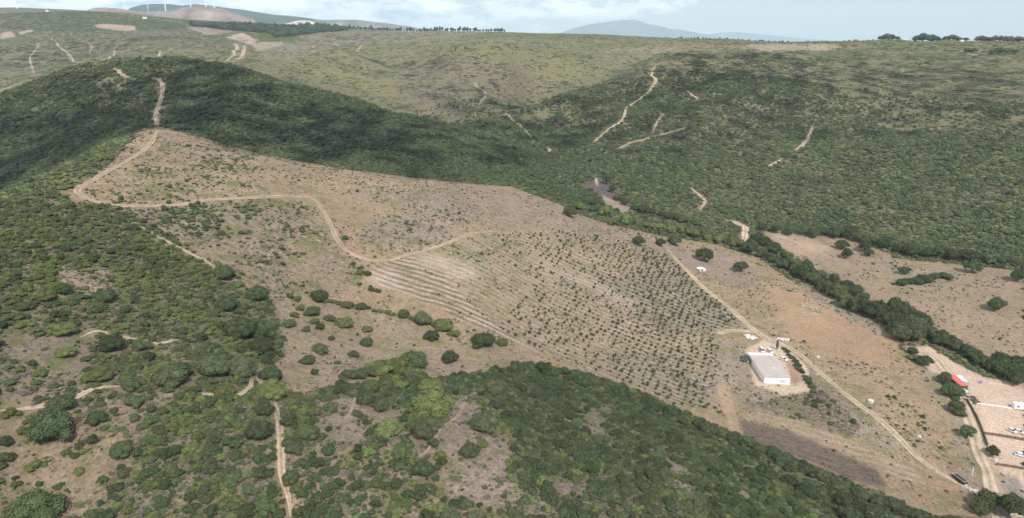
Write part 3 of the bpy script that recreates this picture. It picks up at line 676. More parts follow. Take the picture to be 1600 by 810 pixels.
BUSH = []      # (x, y, radius) of every plant placed by hand, so that the scatter keeps clear
def gz(x, y): return float(height(np.array([x]), np.array([y]))[0])

# ------------------------------------------------------------------ plants one can point to
def spot(px, py, w, rmax=900):
    """ground point under a crown seen centred at (px, py) and w photo pixels wide"""
    q = at(px, py + w*.22, rmax); zc = q[1]*CP - (q[2]-HC)*SP
    return q, w/2*zc/F
def shrub_mesh(k_, rad):
    k_ = {'d':'dark','g':'green','b':'bright','y':'grey'}[k_]
    return random.choice((BIG if rad > 2.6 else HI)[k_])
NEARSH = {}   # template objects
def plant(mesh, name, q, rad, zscale, label, cat, group=None, sink=.03):
    o_ = bpy.data.objects.new(name, mesh); C.objects.link(o_)
    o_.location = (q[0], q[1], gz(q[0], q[1]) - rad*sink); o_.scale = (rad*random.uniform(.92, 1.08), rad*random.uniform(.92, 1.08), rad*zscale)
    o_.rotation_euler = (0, 0, random.uniform(0, 6.28)); BUSH.append((q[0], q[1], rad))
    return tag(o_, label, cat, group)
TRUNKS = []
def trunk_mesh(seed):
    R = np.random.default_rng(seed); V_ = []; Qf = []
    def limb(p0, p1, r0, r1, k=7, n_=5):
        b = len(V_); p0 = np.array(p0); p1 = np.array(p1); d = p1-p0; d = d/np.linalg.norm(d)
        u = np.cross(d, (0.3, .9, .2)); u /= np.linalg.norm(u); w = np.cross(d, u)
        for i in range(n_):
            t = i/(n_-1); c = p0+(p1-p0)*t + R.normal(size=3)*.012*(0 < i < n_-1); rr = r0+(r1-r0)*t
            for j in range(k):
                a = 6.283*j/k; V_.append(c+(u*math.cos(a)+w*math.sin(a))*rr)
        for i in range(n_-1):
            for j in range(k): Qf.append((b+i*k+j, b+i*k+(j+1)%k, b+(i+1)*k+(j+1)%k, b+(i+1)*k+j))
    limb((0,0,-.1), (.03,.02,.38), .085, .06)
    for j in range(5):
        a = 1.256*j+R.uniform(-.3,.3); limb((.03,.02,.34), (.42*math.cos(a), .42*math.sin(a), .72+R.uniform(-.06,.12)), .045, .015)
    return to_mesh('trunk', np.array(V_), np.zeros((0,3), int), np.array(Qf), bark)
TRUNKS = [trunk_mesh(i) for i in range(3)]
def tree(q, rad, zscale, label, cat='tree', group=None, mesh=None, name='oak_tree'):
    e = bpy.data.objects.new(name, None); C.objects.link(e); e.location = (q[0], q[1], gz(q[0], q[1])-.05)
    e.rotation_euler = (0, 0, random.uniform(0, 6.28)); e.empty_display_size = .1
    tag(e, label, cat, group)
    c = bpy.data.objects.new('crown', mesh or random.choice(TREE)); C.objects.link(c); c.parent = e
    c.scale = (rad*random.uniform(.92,1.08), rad*random.uniform(.92,1.08), rad*zscale)
    t = bpy.data.objects.new('trunk', random.choice(TRUNKS)); C.objects.link(t); t.parent = e; t.scale = (rad, rad, rad*zscale)
    BUSH.append((q[0], q[1], rad*.9)); return e
random.seed(3)
# trees standing alone or in pairs: px, py, width, kind, label
SOLO = [
(997,378,23,'d','round dark tree standing alone on the bare slope above the grove'),
(1032,381,18,'d','small round tree where the dirt track leaves the slope, left of a wider one'),
(1053,377,27,'g','wider bushy tree beside the small round one at the upper end of the track'),
(1100,401,34,'d','broad dark tree just above the pale roofed shed'),
(1157,419,28,'d','leaning oval tree standing alone between the pale shed and the wooded stream'),
(890,333,26,'g','round green tree jutting from the wood onto the top of the ploughed slope'),
(906,324,22,'b','lighter green tree behind the round one at the top of the ploughed slope'),
(397,238,20,'d','small dark tree alone on the left crest of the pale hill'),
(1316,385,22,'d','dark tree at the wood edge of the right field, upper of the left pair'),
(1322,399,22,'d','lower tree of the left pair in the upper right field'),
(1351,387,27,'d','dark tree at the wood edge of the right field, upper of the right pair'),
(1357,396,19,'d','lower tree of the right pair in the upper right field'),
(1411,424,20,'d','small dark tree at the left tip of the long thicket in the right field'),
(1518,420,30,'d','large round tree right of the long thicket in the right field'),
(1589,433,30,'d','round tree nearest the right edge of the picture in the right field'),
(1555,479,29,'d','round tree alone in the middle of the lower right field'),
(1445,566,26,'d','round tree beside the top of the sandy road'),
(1426,550,18,'d','small tree at the very top of the sandy road below the wood'),
(1475,592,28,'g','tree on the left of the sandy road opposite the red roofed shed'),
(1488,612,38,'g','large tree left of the sandy road below the red roofed shed'),
(1492,637,32,'g','tree left of the sandy road, lowest of the tight row of three'),
(1511,676,32,'g','round tree alone at the left verge half way down the sandy road'),
(1551,706,27,'d','round tree at the lower end of the dark screened fence'),
(1584,574,44,'d','large dark tree at the right edge behind the sandy lots'),
(1540,782,48,'g','grey green tree at the lower end of the dirt track, first from the left'),
(1575,797,54,'d','large dark tree in the bottom right corner of the picture'),
(1528,797,30,'d','dark tree below the grey green one at the end of the dirt track'),
]
for px, py, w, k_, lab in SOLO:
    q, rad = spot(px, py, w, 1000)
    tree(q, rad, random.uniform(.85, 1.05), lab, mesh=random.choice(TREE if k_ == 'd' else TREEG if k_ == 'g' else TREEB))
# the wooded stream between the two fields
def row_of(line, step, w, labels, group, off=6, kinds='ddg', rmax=1000, shrub=False, cat='tree'):
    pts_ = []; line = [np.array(p, float) for p in line]
    L = [0]+list(np.cumsum([np.linalg.norm(b-a) for a, b in zip(line, line[1:])]))
    t = 0
    while t < L[-1]:
        x = np.interp(t, L, [p[0] for p in line]); y = np.interp(t, L, [p[1] for p in line])
        ww = w*random.uniform(.75, 1.2); pts_.append((x+random.uniform(-1,1)*off, y+random.uniform(-1,1)*off*.55, ww)); t += step*random.uniform(.75, 1.25)
    for x, y, ww in pts_:
        q, rad = spot(x, y, ww, rmax); k_ = random.choice(kinds)
        if shrub: plant(shrub_mesh(k_, rad), 'shrub', q, rad, random.uniform(1.1, 1.5), labels, 'shrub', group)
        else: tree(q, rad, random.uniform(.8, 1.1), labels, cat, group, random.choice(TREE if k_ == 'd' else TREEG if k_ == 'g' else TREEB))
row_of([(1175,388),(1192,402),(1215,412),(1250,428),(1285,450),(1318,470),(1340,478)], 15, 31, 'tree in the dense belt along the stream above the orange soil', 'trees along the upper stream', kinds='dgg')
row_of([(1186,372),(1215,396),(1250,414),(1290,438),(1325,455),(1350,470)], 17, 28, 'tree on the far bank of the upper stream belt, against the right field', 'trees on the far bank of the upper stream')
row_of([(1350,482),(1372,490),(1400,487),(1420,497),(1440,510),(1405,515),(1425,525),(1390,500)], 14, 38, 'large tree in the widest clump of the stream wood', 'trees of the widest stream clump', off=7, kinds='dgd')
row_of([(1385,505),(1398,522),(1412,532)], 11, 24, 'smaller tree on the near side of the widest stream clump', 'small trees on the near side of the stream clump', off=3)
row_of([(1450,520),(1475,532),(1500,545),(1520,556)], 11, 30, 'tree in the narrow belt joining the two wide stream clumps', 'trees of the narrow stream belt', off=5, kinds='dgg')
row_of([(1520,560),(1545,570),(1570,583),(1595,596),(1560,568),(1590,580)], 13, 36, 'tree in the dark belt behind the sandy lots and the red roofed shed', 'trees behind the sandy lots', off=6, kinds='ddd')
row_of([(920,318),(960,345),(1000,350),(1040,360),(1085,366),(1120,374),(1160,384)], 17, 24, 'tree on the fringe of the wood along the top of the bare slope', 'trees along the wood fringe above the bare slope', kinds='bbg', off=5)
row_of([(945,285),(958,300),(972,315),(990,325),(1010,332),(1050,340),(1100,352)], 14, 20, 'tree in the dark line bordering the burnt plot in the valley', 'trees beside the burnt plot', kinds='dgd', off=3)
row_of([(1190,358),(1270,364),(1330,366),(1360,376),(1400,388),(1440,396),(1500,402),(1560,408),(1598,412)], 20, 27, 'tree on the lower edge of the right hand wooded hill, above the field', 'trees along the foot of the right hill', kinds='ddg', off=3)
row_of([(1408,441),(1425,440),(1440,437),(1452,434),(1470,429),(1484,431)], 8, 22, 'bush in the long thicket lying across the right field', 'bushes of the long thicket', kinds='ddg', off=2, shrub=True)
row_of([(1225,545),(1236,556),(1248,572),(1260,588),(1268,603),(1273,618)], 7, 13, 'low bush in the hedge between the barn yard and the dirt track', 'hedge bushes beside the barn yard', kinds='gdg', off=2, shrub=True)
row_of([(1480,600),(1490,618),(1500,635),(1500,655)], 12, 20, 'bush filling the verge under the trees left of the sandy road', 'verge bushes by the sandy road', kinds='dg', off=3, shrub=True)
row_of([(850,575),(900,588),(950,604),(1000,622),(1050,645),(1100,667),(1150,688),(1200,708),(1250,730),(1300,752),(1350,774),(1400,793),(1440,806)], 21, 34, 'tall dark bush on the lower edge of the near thicket, facing the grove', 'dark bushes along the thicket edge', kinds='dgd', off=5, shrub=True, rmax=600)
row_of([(1330,800),(1380,806),(1290,775),(1240,756),(1180,730)], 30, 42, 'large tree sized bush at the corner of the near thicket below the ploughed strip', 'large bushes at the thicket corner', kinds='ddg', off=8, shrub=True, rmax=600)
row_of([(500,468),(530,472),(560,479),(590,485),(620,491),(650,499),(680,507),(702,512)], 8, 13, 'low bush in the thin hedge line between the clearing and the striped field', 'bushes of the thin hedge line', kinds='gdgb', off=2, shrub=True)
row_of([(560,585),(585,578),(610,570),(640,575),(655,590),(630,600),(600,592)], 11, 38, 'domed bush in the connected clump on the lower side of the clearing', 'bushes of the connected clump below the clearing', kinds='gbd', off=7, shrub=True, rmax=600)
# hand placed shrubs of the sunny clearing and the near slopes
CL = [(498,462,32,'d'),(565,478,20,'d'),(541,475,22,'g'),(469,480,17,'b'),(488,486,30,'g'),(465,466,18,'g'),(453,462,14,'g'),(492,501,18,'g'),(452,504,26,'g'),(461,492,18,'g'),
(515,496,20,'g'),(501,511,17,'d'),(478,514,16,'g'),(574,513,20,'b'),(574,534,24,'d'),(519,528,14,'g'),(501,543,32,'g'),(480,561,30,'g'),(492,581,17,'d'),(553,553,20,'g'),(527,566,12,'g'),
(674,524,28,'d'),(711,521,19,'b'),(754,532,44,'d'),(784,533,24,'b'),(704,557,33,'d'),(693,505,38,'b'),(659,497,40,'g'),(630,490,22,'g'),(592,571,50,'b'),(579,602,36,'g'),(605,600,26,'g'),(651,584,30,'b'),(545,584,30,'g'),
(439,555,14,'g'),(421,585,38,'d'),(423,602,44,'b'),(540,372,14,'g'),(575,428,14,'d'),(563,425,16,'b'),(580,452,12,'g'),(590,454,12,'g')]
HAND = {(538,502,33,'b'):'bright round shrub standing out in the clearing below the pale slope', (645,561,56,'g'):'largest domed shrub on the lower side of the sunny clearing',
(403,457,40,'d'):'dark domed shrub at the left end of the sunny clearing', (410,540,48,'d'):'large dark shrub mass above the start of the narrow red trail',
(350,425,40,'d'):'dark shrub where the pale eroded strip ends', (354,475,38,'d'):'dark round shrub below the end of the pale eroded strip',
(88,665,82,'d'):'very large dark domed shrub on the pale sandy ground at lower left', (675,629,72,'b'):'very large bright green shrub in the middle of the near slope',
(659,732,38,'d'):'very dark round shrub in the brown patch of the near slope', (688,711,26,'b'):'small bright round shrub alone in the grey brown patch',
(426,612,46,'b'):'bright shrub at the top end of the narrow red trail', (233,654,28,'g'):'round shrub at the right end of a short row on the sandy ground',
(55,790,90,'g'):'wide flat shrub at the bottom left corner of the picture', (153,653,36,'d'):'dark shrub on the sand right of the very large domed one'}
NR = [(210,626,38,'g'),(159,632,16,'g'),(179,640,16,'g'),(210,653,22,'g'),(350,608,36,'b'),(56,724,32,'b'),(124,735,20,'b'),(192,698,48,'g'),(41,658,14,'g'),(35,672,22,'g'),(8,690,24,'d'),(10,714,28,'g'),
(96,628,50,'g'),(18,644,28,'b'),(70,460,36,'b'),(100,452,32,'d'),(166,462,36,'d'),(373,443,22,'b'),(328,460,14,'g'),(101,511,46,'b'),(179,535,50,'d'),(224,539,34,'g'),(233,556,26,'d'),(155,581,50,'b'),
(272,579,80,'g'),(330,572,60,'g'),(376,572,56,'g'),(376,510,60,'d'),(410,515,50,'d'),(225,506,20,'g'),(39,478,28,'g'),(65,581,26,'b'),(205,600,36,'g'),(104,548,34,'b'),
(415,640,36,'d'),(410,672,50,'d'),(415,787,46,'g'),(449,646,26,'g'),(490,640,30,'b'),(480,672,46,'g'),(517,634,34,'g'),(574,622,36,'d'),(607,667,50,'b'),(659,673,46,'g'),(628,706,34,'g'),(576,704,28,'b'),
(734,701,40,'g'),(758,657,60,'g'),(778,613,50,'g'),(721,606,34,'g'),(773,603,44,'b'),(672,602,40,'b'),(597,631,34,'g'),(755,690,22,'b'),(460,700,34,'g'),(455,745,36,'g')]
for t_, lab in HAND.items():
    px, py, w, k_ = t_; q, rad = spot(px, py, w, 900)
    plant(shrub_mesh(k_, rad), 'shrub', q, rad, random.uniform(1.2, 1.5), lab, 'shrub')
WORD = {'d':'dark green', 'g':'mid green', 'b':'bright green', 'y':'grey dry'}
for lst, where, grp in ((CL, 'scattered over the dry clearing below the pale slope', 'clearing'), (NR, 'on the near slope at lower left', 'near slope')):
    for px, py, w, k_ in lst:
        q, rad = spot(px, py, w, 900); big_ = 'broad' if rad > 3 else 'small'
        plant(shrub_mesh(k_, rad), 'shrub', q, rad, random.uniform(1.1, 1.55),
              '%s %s rounded shrub %s' % (big_, WORD[k_], where), 'shrub', '%s %s shrubs of the %s' % (big_, WORD[k_], grp))
BU = np.array(BUSH)
def clear_of(X, Y, k=.85):
    ok = np.ones(len(X), bool)
    for x, y, r_ in BU: ok &= (X-x)**2 + (Y-y)**2 > (r_*k)**2
    return ok

# ------------------------------------------------------------------ the maquis
per = 1/3.0
LIB = []; OFF = {}
for nm_, dct in (('hi', HI), ('lo', LO), ('far', FAR)):
    for k_ in KN: OFF[nm_, k_] = (len(LIB), len(dct[k_])); LIB += dct[k_]
OFF['tuft', 't'] = (len(LIB), 3); LIB += TUFT
def which(lod, kd):
    out = np.zeros(len(kd), int)
    for i, k_ in enumerate(KN):
        a0, c0 = OFF[lod, k_]; m = kd == i; out[m] = a0 + rng.integers(0, c0, m.sum())
    return out
parts = []
def band(r0, r1, per_m2, lod, smin, smax, up):
    X, Y, r, d, k_, g = scatter(r0, r1, per_m2, rng, up=up)
    m = accept(X, Y, d, g, rng); X, Y, r, k_, d = X[m], Y[m], r[m], k_[m], d[m]
    m = free(X, Y, smin*.5) & clear_of(X, Y); X, Y, r, k_, d = X[m], Y[m], r[m], k_[m], d[m]
    kd = pick_kind(k_, X, Y, rng); s_ = smin + (smax-smin)*rng.random(len(X))**2.2; s_ = s_*(.55+.45*np.clip(d*1.3, 0, 1))
    s_ = np.where(kd == 3, s_*.8, s_)
    # never step into a cleared field: shrink shrubs near its border
    parts.append([X, Y, s_, kd, which(lod, kd), r])
band(85, 360, .62, 'hi', .45, 2.3, 6)
band(85, 330, .75, 'lo', .25, .8, 3)
nb = len(parts)
band(85, 330, .55, 'lo', .4, 1.0, 3)
sel = rng.random(len(parts[nb][0])) < .75; parts[nb][3] = np.where(sel, 3, parts[nb][3]); parts[nb][4] = which('lo', parts[nb][3])
band(360, 640, .34, 'lo', .8, 2.6, 8)
band(640, 1150, .15, 'lo', 1.3, 3.6, 10)
band(1150, 3600, .034, 'far', 4, 7.5, 8)
X, Y, S_, KD, WH, RR_ = [np.concatenate(a) for a in zip(*parts)]
# the largest in view are things of their own
app = S_/RR_; near = (RR_ < 360) & (np.abs(np.arctan2(X, Y)) < .62)
px_, py_, _z = project(X, Y, height(X, Y)); near &= (px_ > 5) & (px_ < 1595) & (py_ < 800)
n_hand = sum(1 for o_ in C.objects if o_.name.startswith('shrub'))
order = np.argsort(-np.where(near, app, 0))[:max(0, 298-n_hand)]
solo = np.zeros(len(X), bool); solo[order] = True
def region(px, py):
    if py < 600 and px < 440: return 'on the green slope left of the clearing', 'left green slope'
    if px < 250: return 'on the pale sandy ground at lower left', 'sandy lower left'
    if px < 445: return 'in the thicket left of the narrow red trail', 'thicket left of the trail'
    if px < 700: return 'on the near slope right of the narrow red trail', 'slope right of the trail'
    if px < 900: return 'on the near slope at the bottom centre', 'bottom centre slope'
    return 'in the near thicket below the grove', 'thicket below the grove'
KW = ['mid green', 'bright green', 'dark green', 'grey dry', 'pale olive']
for i in order:
    w, g_ = region(px_[i], py_[i]); kk = KN[KD[i]]
    z_ = gz(X[i], Y[i]); o_ = bpy.data.objects.new('shrub', HI[kk][int(rng.integers(0, 4))]); C.objects.link(o_)
    o_.location = (X[i], Y[i], z_-.1); o_.scale = (S_[i], S_[i], S_[i]*rng.uniform(.85, 1.2)); o_.rotation_euler = (0, 0, rng.uniform(0, 6.28))
    tag(o_, 'wild %s shrub %s' % (KW[KD[i]], w), 'shrub', 'wild %s shrubs, %s' % (KW[KD[i]], g_))
m = ~solo
zs_ = np.where(KD == 2, rng.uniform(.9, 1.7, len(X)), rng.uniform(.75, 1.3, len(X)))
instancer('maquis_scrub', X[m], Y[m], height(X[m], Y[m])-.12*np.clip(S_[m]/3, .3, 4), S_[m], WH[m], LIB, rng, zs=zs_[m])
print("SCRUB", m.sum())
# dry tufts on the open ground
X, Y, r, d, k_, g = scatter(100, 620, .26, rng, up=1)
a_ = np.arctan2(X, Y); lr = np.log(r); bru = look(BRU, a_, lr)
m = (d < .5) & (rng.random(len(X)) < np.clip(bru*1.1-.1 + .9*fbm(X, Y, 22, 3), 0, 1)) & free(X, Y, 0) & (look(ROW, a_, lr) < .9) & clear_of(X, Y, 1)
X, Y, g = X[m], Y[m], g[m]
instancer('dry_tufts', X, Y, height(X, Y)-.03, .22+.85*rng.random(len(X))**3.5, rng.choice([0,0,1,2], len(X)), TUFT, rng)
NTUFT = len(X)

# ------------------------------------------------------------------ the young grove, set in rows
GR = [(782,366),(880,362),(960,372),(1040,400),(1100,450),(1165,506),(1122,522),(1114,642),(1060,637),(1005,608),(900,572),(830,545),(780,520),(800,480),(840,440),(760,400)]
ga, gr = outline(GR)
cx, cy = row_a[:2]
tt, ss = np.meshgrid(np.arange(-60, 60)*3.3, np.arange(-45, 45)*4.6)
tt = tt + rng.normal(size=tt.shape)*.55; ss = ss + rng.normal(size=ss.shape)*.3
X = (cx + RD[0]*tt + RN[0]*ss).ravel(); Y = (cy + RD[1]*tt + RN[1]*ss).ravel()
a_ = np.arctan2(X, Y); r = np.hypot(X, Y)
m = inside(ga, gr, a_, np.log(r)); X, Y = X[m], Y[m]
px_, py_, zc = project(X, Y, height(X, Y))
pd = np.clip(.6 + (px_-800)/500, .5, .96)*(1+.3*fbm(X, Y, 30, 2)); pd = np.where((px_ > 980) & (py_ < 520), .97, pd)
pd = np.where((np.abs(py_-(405+(px_-820)*.42)) < 12) & (px_ < 1000), pd*.5, pd)
m = (rng.random(len(X)) < pd) & free(X, Y, .6); X, Y, px_, py_, zc = X[m], Y[m], px_[m], py_[m], zc[m]
siz = (.55+.65*rng.random(len(X))**1.2)*np.where((px_ > 1000) & (py_ < 520), 1.15, 1.0)
NOL = len(X); od = np.argsort(-siz/zc); s3 = od[:298]
rest = od[298:]
for i in s3:
    up_ = py_[i] < 520 + (px_[i]-1000)*.1
    o_ = bpy.data.objects.new('olive_tree', OLIVE[int(rng.integers(0, 4))]); C.objects.link(o_)
    o_.location = (X[i], Y[i], gz(X[i], Y[i])); o_.scale = (siz[i], siz[i], siz[i]*rng.uniform(.85, 1.25)); o_.rotation_euler = (0, 0, rng.uniform(0, 6.28))
    tag(o_, 'small dark young tree in the grove rows, in the %s half of the grove' % ('upper' if up_ else 'lower'), 'young tree', 'young trees in the %s half of the grove' % ('upper' if up_ else 'lower'))
if len(rest): instancer('young_grove_trees', X[rest], Y[rest], height(X[rest], Y[rest]), siz[rest], rng.integers(0, 4, len(rest)), OLIVE, rng)
print('COUNTS scrub', m.sum(), 'tufts', NTUFT, 'olives', NOL, 'hand shrubs', n_hand, 'objs', len(C.objects))

# ------------------------------------------------------------------ things people put there
def simple(name, c, rough=.6, metal=0.0, var=.12, scale=1.5):
    m = bpy.data.materials.new(name); m.use_nodes = True; nt = m.node_tree; pb = nt.nodes['Principled BSDF']
    pb.inputs['Roughness'].default_value = rough; pb.inputs['Metallic'].default_value = metal
    tc = nt.nodes.new('ShaderNodeTexCoord'); nz = N(nt, 'ShaderNodeTexNoise', Scale=scale, Detail=5.0, Roughness=.65); nt.links.new(tc.outputs['Object'], nz.inputs['Vector'])
    lo = tuple(x*(1-var) for x in c); hi = tuple(min(1, x*(1+var)) for x in c)
    nt.links.new(ramp(nt, nz.outputs[0], [(.35, lo), (.65, hi)]), pb.inputs['Base Color']); return m
WHITE = simple('white_paint', (.80,.80,.78), .6, var=.04); TAUPE = simple('taupe_sheet', (.47,.395,.36), .55, var=.07, scale=.4); GLASS = simple('dark_glass', (.03,.035,.045), .12, var=.1)
TYRE = simple('tyre_rubber', (.03,.03,.03), .9); RIM = simple('rim_metal', (.5,.5,.52), .35, .8); CARW = simple('car_white', (.78,.79,.80), .25, var=.02)
CARS = simple('car_silver', (.55,.57,.6), .3, var=.03); TEAL = simple('teal_glass', (.10,.22,.23), .15); RED = simple('red_sheet', (.62,.15,.12), .6); DARKG = simple('dark_green_paint', (.03,.045,.04), .7)
BROWN = simple('reed_brown', (.17,.115,.09), .9, var=.3, scale=5); SCREEN = simple('dark_screen', (.075,.075,.055), .95, var=.3, scale=3); WOODD = simple('dark_wood', (.09,.065,.05), .9, var=.3)
STONE = simple('pale_stone', (.58,.52,.47), .9, var=.2); CONC = simple('concrete', (.62,.60,.57), .9, var=.1); GREYP = simple('grey_metal', (.33,.33,.34), .5, var=.1)
BLUE = simple('blue_sheet', (.28,.45,.55), .5); PURP = simple('purple_tarp', (.22,.18,.42), .6); PINK = simple('pink_tarp', (.68,.55,.55), .8, var=.15); LAMP = simple('lamp_glass', (.85,.85,.8), .1, var=.02); REDL = simple('red_lamp', (.4,.02,.02), .2)

class MB:
    def __init__(s): s.v = []; s.f = []
    def box(s, x0, x1, y0, y1, z0, z1, bevel=0):
        b = len(s.v)
        if not bevel:
            s.v += [(x, y, z) for z in (z0, z1) for x, y in ((x0,y0),(x1,y0),(x1,y1),(x0,y1))]
            s.f += [(b+3,b+2,b+1,b), (b+4,b+5,b+6,b+7)] + [(b+i, b+(i+1)%4, b+4+(i+1)%4, b+4+i) for i in range(4)]
        else:
            e = bevel
            def ring(z, k): return [(x0+k,y0+e,z),(x0+e,y0+k,z),(x1-e,y0+k,z),(x1-k,y0+e,z),(x1-k,y1-e,z),(x1-e,y1-k,z),(x0+e,y1-k,z),(x0+k,y1-e,z)]
            for z, k in ((z0, 0), (z1-e, 0), (z1, e*.7)): s.v += ring(z, k)
            s.f += [tuple(b+i for i in range(7, -1, -1)), tuple(b+16+i for i in range(8))]
            for q in (0, 8): s.f += [(b+q+i, b+q+(i+1)%8, b+q+8+(i+1)%8, b+q+8+i) for i in range(8)]
        return s
    def cyl(s, p0, p1, r0, r1=None, k=12, caps=True):
        r1 = r0 if r1 is None else r1; b = len(s.v); p0 = np.array(p0, float); p1 = np.array(p1, float); d = p1-p0; d /= np.linalg.norm(d)
        u = np.cross(d, (0,0,1.0) if abs(d[2]) < .9 else (1.0,0,0)); u /= np.linalg.norm(u); w = np.cross(d, u)
        for p, r in ((p0, r0), (p1, r1)):
            s.v += [tuple(p+(u*math.cos(6.2832*j/k)+w*math.sin(6.2832*j/k))*r) for j in range(k)]
        s.f += [(b+j, b+(j+1)%k, b+k+(j+1)%k, b+k+j) for j in range(k)]
        if caps: s.f += [tuple(b+j for j in range(k-1, -1, -1)), tuple(b+k+j for j in range(k))]
        return s
    def prism(s, prof, y0, y1, inset=0):
        """profile in x,z extruded along y; inset narrows the upper points"""
        zs = [p[1] for p in prof]; zm, zM = min(zs), max(zs); b = len(s.v); k = len(prof)
        for side in (0, 1):
            for x, z in prof:
                t = (z-zm)/(zM-zm+1e-9)*inset; s.v.append((x, y0+t if side == 0 else y1-t, z))
        s.f += [tuple(b+i for i in range(k)), tuple(b+k+i for i in range(k-1, -1, -1))] + [(b+i, b+k+i, b+k+(i+1)%k, b+(i+1)%k) for i in range(k)]
        return s
    def build(s, name, mat, parent=None, loc=None, rz=0):
        me = bpy.data.meshes.new(name); me.from_pydata([tuple(map(float, v)) for v in s.v], [], s.f); me.materials.append(mat); me.update()
        import bmesh
        bm = bmesh.new(); bm.from_mesh(me); bmesh.ops.recalc_face_normals(bm, faces=bm.faces); bm.to_mesh(me); bm.free()
        o_ = bpy.data.objects.new(name, me); C.objects.link(o_)
        if parent: o_.parent = parent
        if loc is not None: o_.location = loc; o_.rotation_euler = (0, 0, rz)
        return o_
def empty(name, loc, rz, label, cat, group=None):
    e = bpy.data.objects.new(name, None); C.objects.link(e); e.location = loc; e.rotation_euler = (0, 0, rz); e.empty_display_size = .1
    return tag(e, label, cat, group)
def at_z(px, py, z):
    a, t = ray(px, py); r = (z-HC)/float(t); return np.array([r*math.sin(a), r*math.cos(a), z])

# the long white barn
f1 = at(1193.8, 599.0); f2 = at(1233.5, 601.5); BZ = min(f1[2], f2[2])-.15
ex = (f2-f1)[:2]; BW = np.linalg.norm(ex); ex /= BW; ey = np.array([-ex[1], ex[0]]); rzb = math.atan2(ex[1], ex[0])
BH = 4.1
bk = at_z(1173.7, 555.7, BZ+BH); BL = float((bk-f1)[:2] @ ey)
print('BARN', BW, BL, f1, math.degrees(rzb))
barn = empty('barn', (f1[0], f1[1], BZ), rzb, 'long white barn with a taupe sheet roof in the sandy yard', 'barn')
MB().box(0, BW, 0, BL, -1.2, BH).build('wall', WHITE, barn)
rf = MB(); rf.box(-.25, BW+.25, -.25, BL+.2, BH+.003, BH+.14)
for i in range(int(BL/1.0)): rf.box(-.25, BW+.25, .3+i*1.0, .38+i*1.0, BH+.143, BH+.19)
roof = rf.build('roof', TAUPE, barn)
MB().box(BW*.52, BW*.52+.7, BL*.36, BL*.36+.6, BH+.2, BH+.55, .08).build('roof_vent', WHITE, roof)
MB().box(0, BW*.97, BL+.21, BL+4.2, -1, BH-.5).build('rear_annex', WHITE, barn)
MB().box(-.2, BW*.97+.2, BL+.22, BL+4.4, BH-.497, BH-.38).build('annex_roof', simple('white_sheet', (.72,.72,.72), .6, var=.05), barn)
wf = MB(); x0 = BW*.62
for a0, a1, b0, b1 in ((x0, x0+2.6, 1.35, 1.43), (x0, x0+2.6, 2.4, 2.48), (x0, x0+.08, 1.43, 2.4), (x0+1.26, x0+1.34, 1.43, 2.4), (x0+2.52, x0+2.6, 1.43, 2.4)): wf.box(a0, a1, -.05, .02, b0, b1)
win = wf.build('window', GREYP, barn); MB().box(x0+.08, x0+2.52, -.02, .02, 1.43, 2.4).build('pane', simple('pale_pane', (.55,.58,.6), .2), win)
dr = MB().box(BW-.02, BW+.04, BL*.55, BL*.55+3.2, 0, 3.1).build('sliding_door', GREYP, barn); MB().box(BW+.04, BW+.09, BL*.55+.2, BL*.55+.3, 1, 1.5).build('handle', TYRE, dr)
gut = MB().cyl((-.3, -.3, BH+.02), (-.3, BL+.2, BH+.02), .08).cyl((-.3, .1, BH), (-.12, .1, .1), .05).build('gutter', WHITE, barn)
# dark open lean-to at the far left corner of the barn
def bw_(x, y, z=0): p = f1[:2] + ex*x + ey*y; return (p[0], p[1], BZ+z)
cp = empty('lean_to', bw_(-4.2, BL+.5), rzb, 'small dark lean-to shelter at the far left corner of the barn', 'shelter')
for x in (0.1, 3.6):
    for y in (-3, 2.6): MB().cyl((x, y, -.6), (x, y, 2.3), .07).build('post', WOODD, cp)
MB().box(-.1, 3.9, -3.2, 2.8, 2.3, 2.38).build('roof', simple('dark_netting', (.05,.065,.06), .9, var=.3, scale=3), cp)

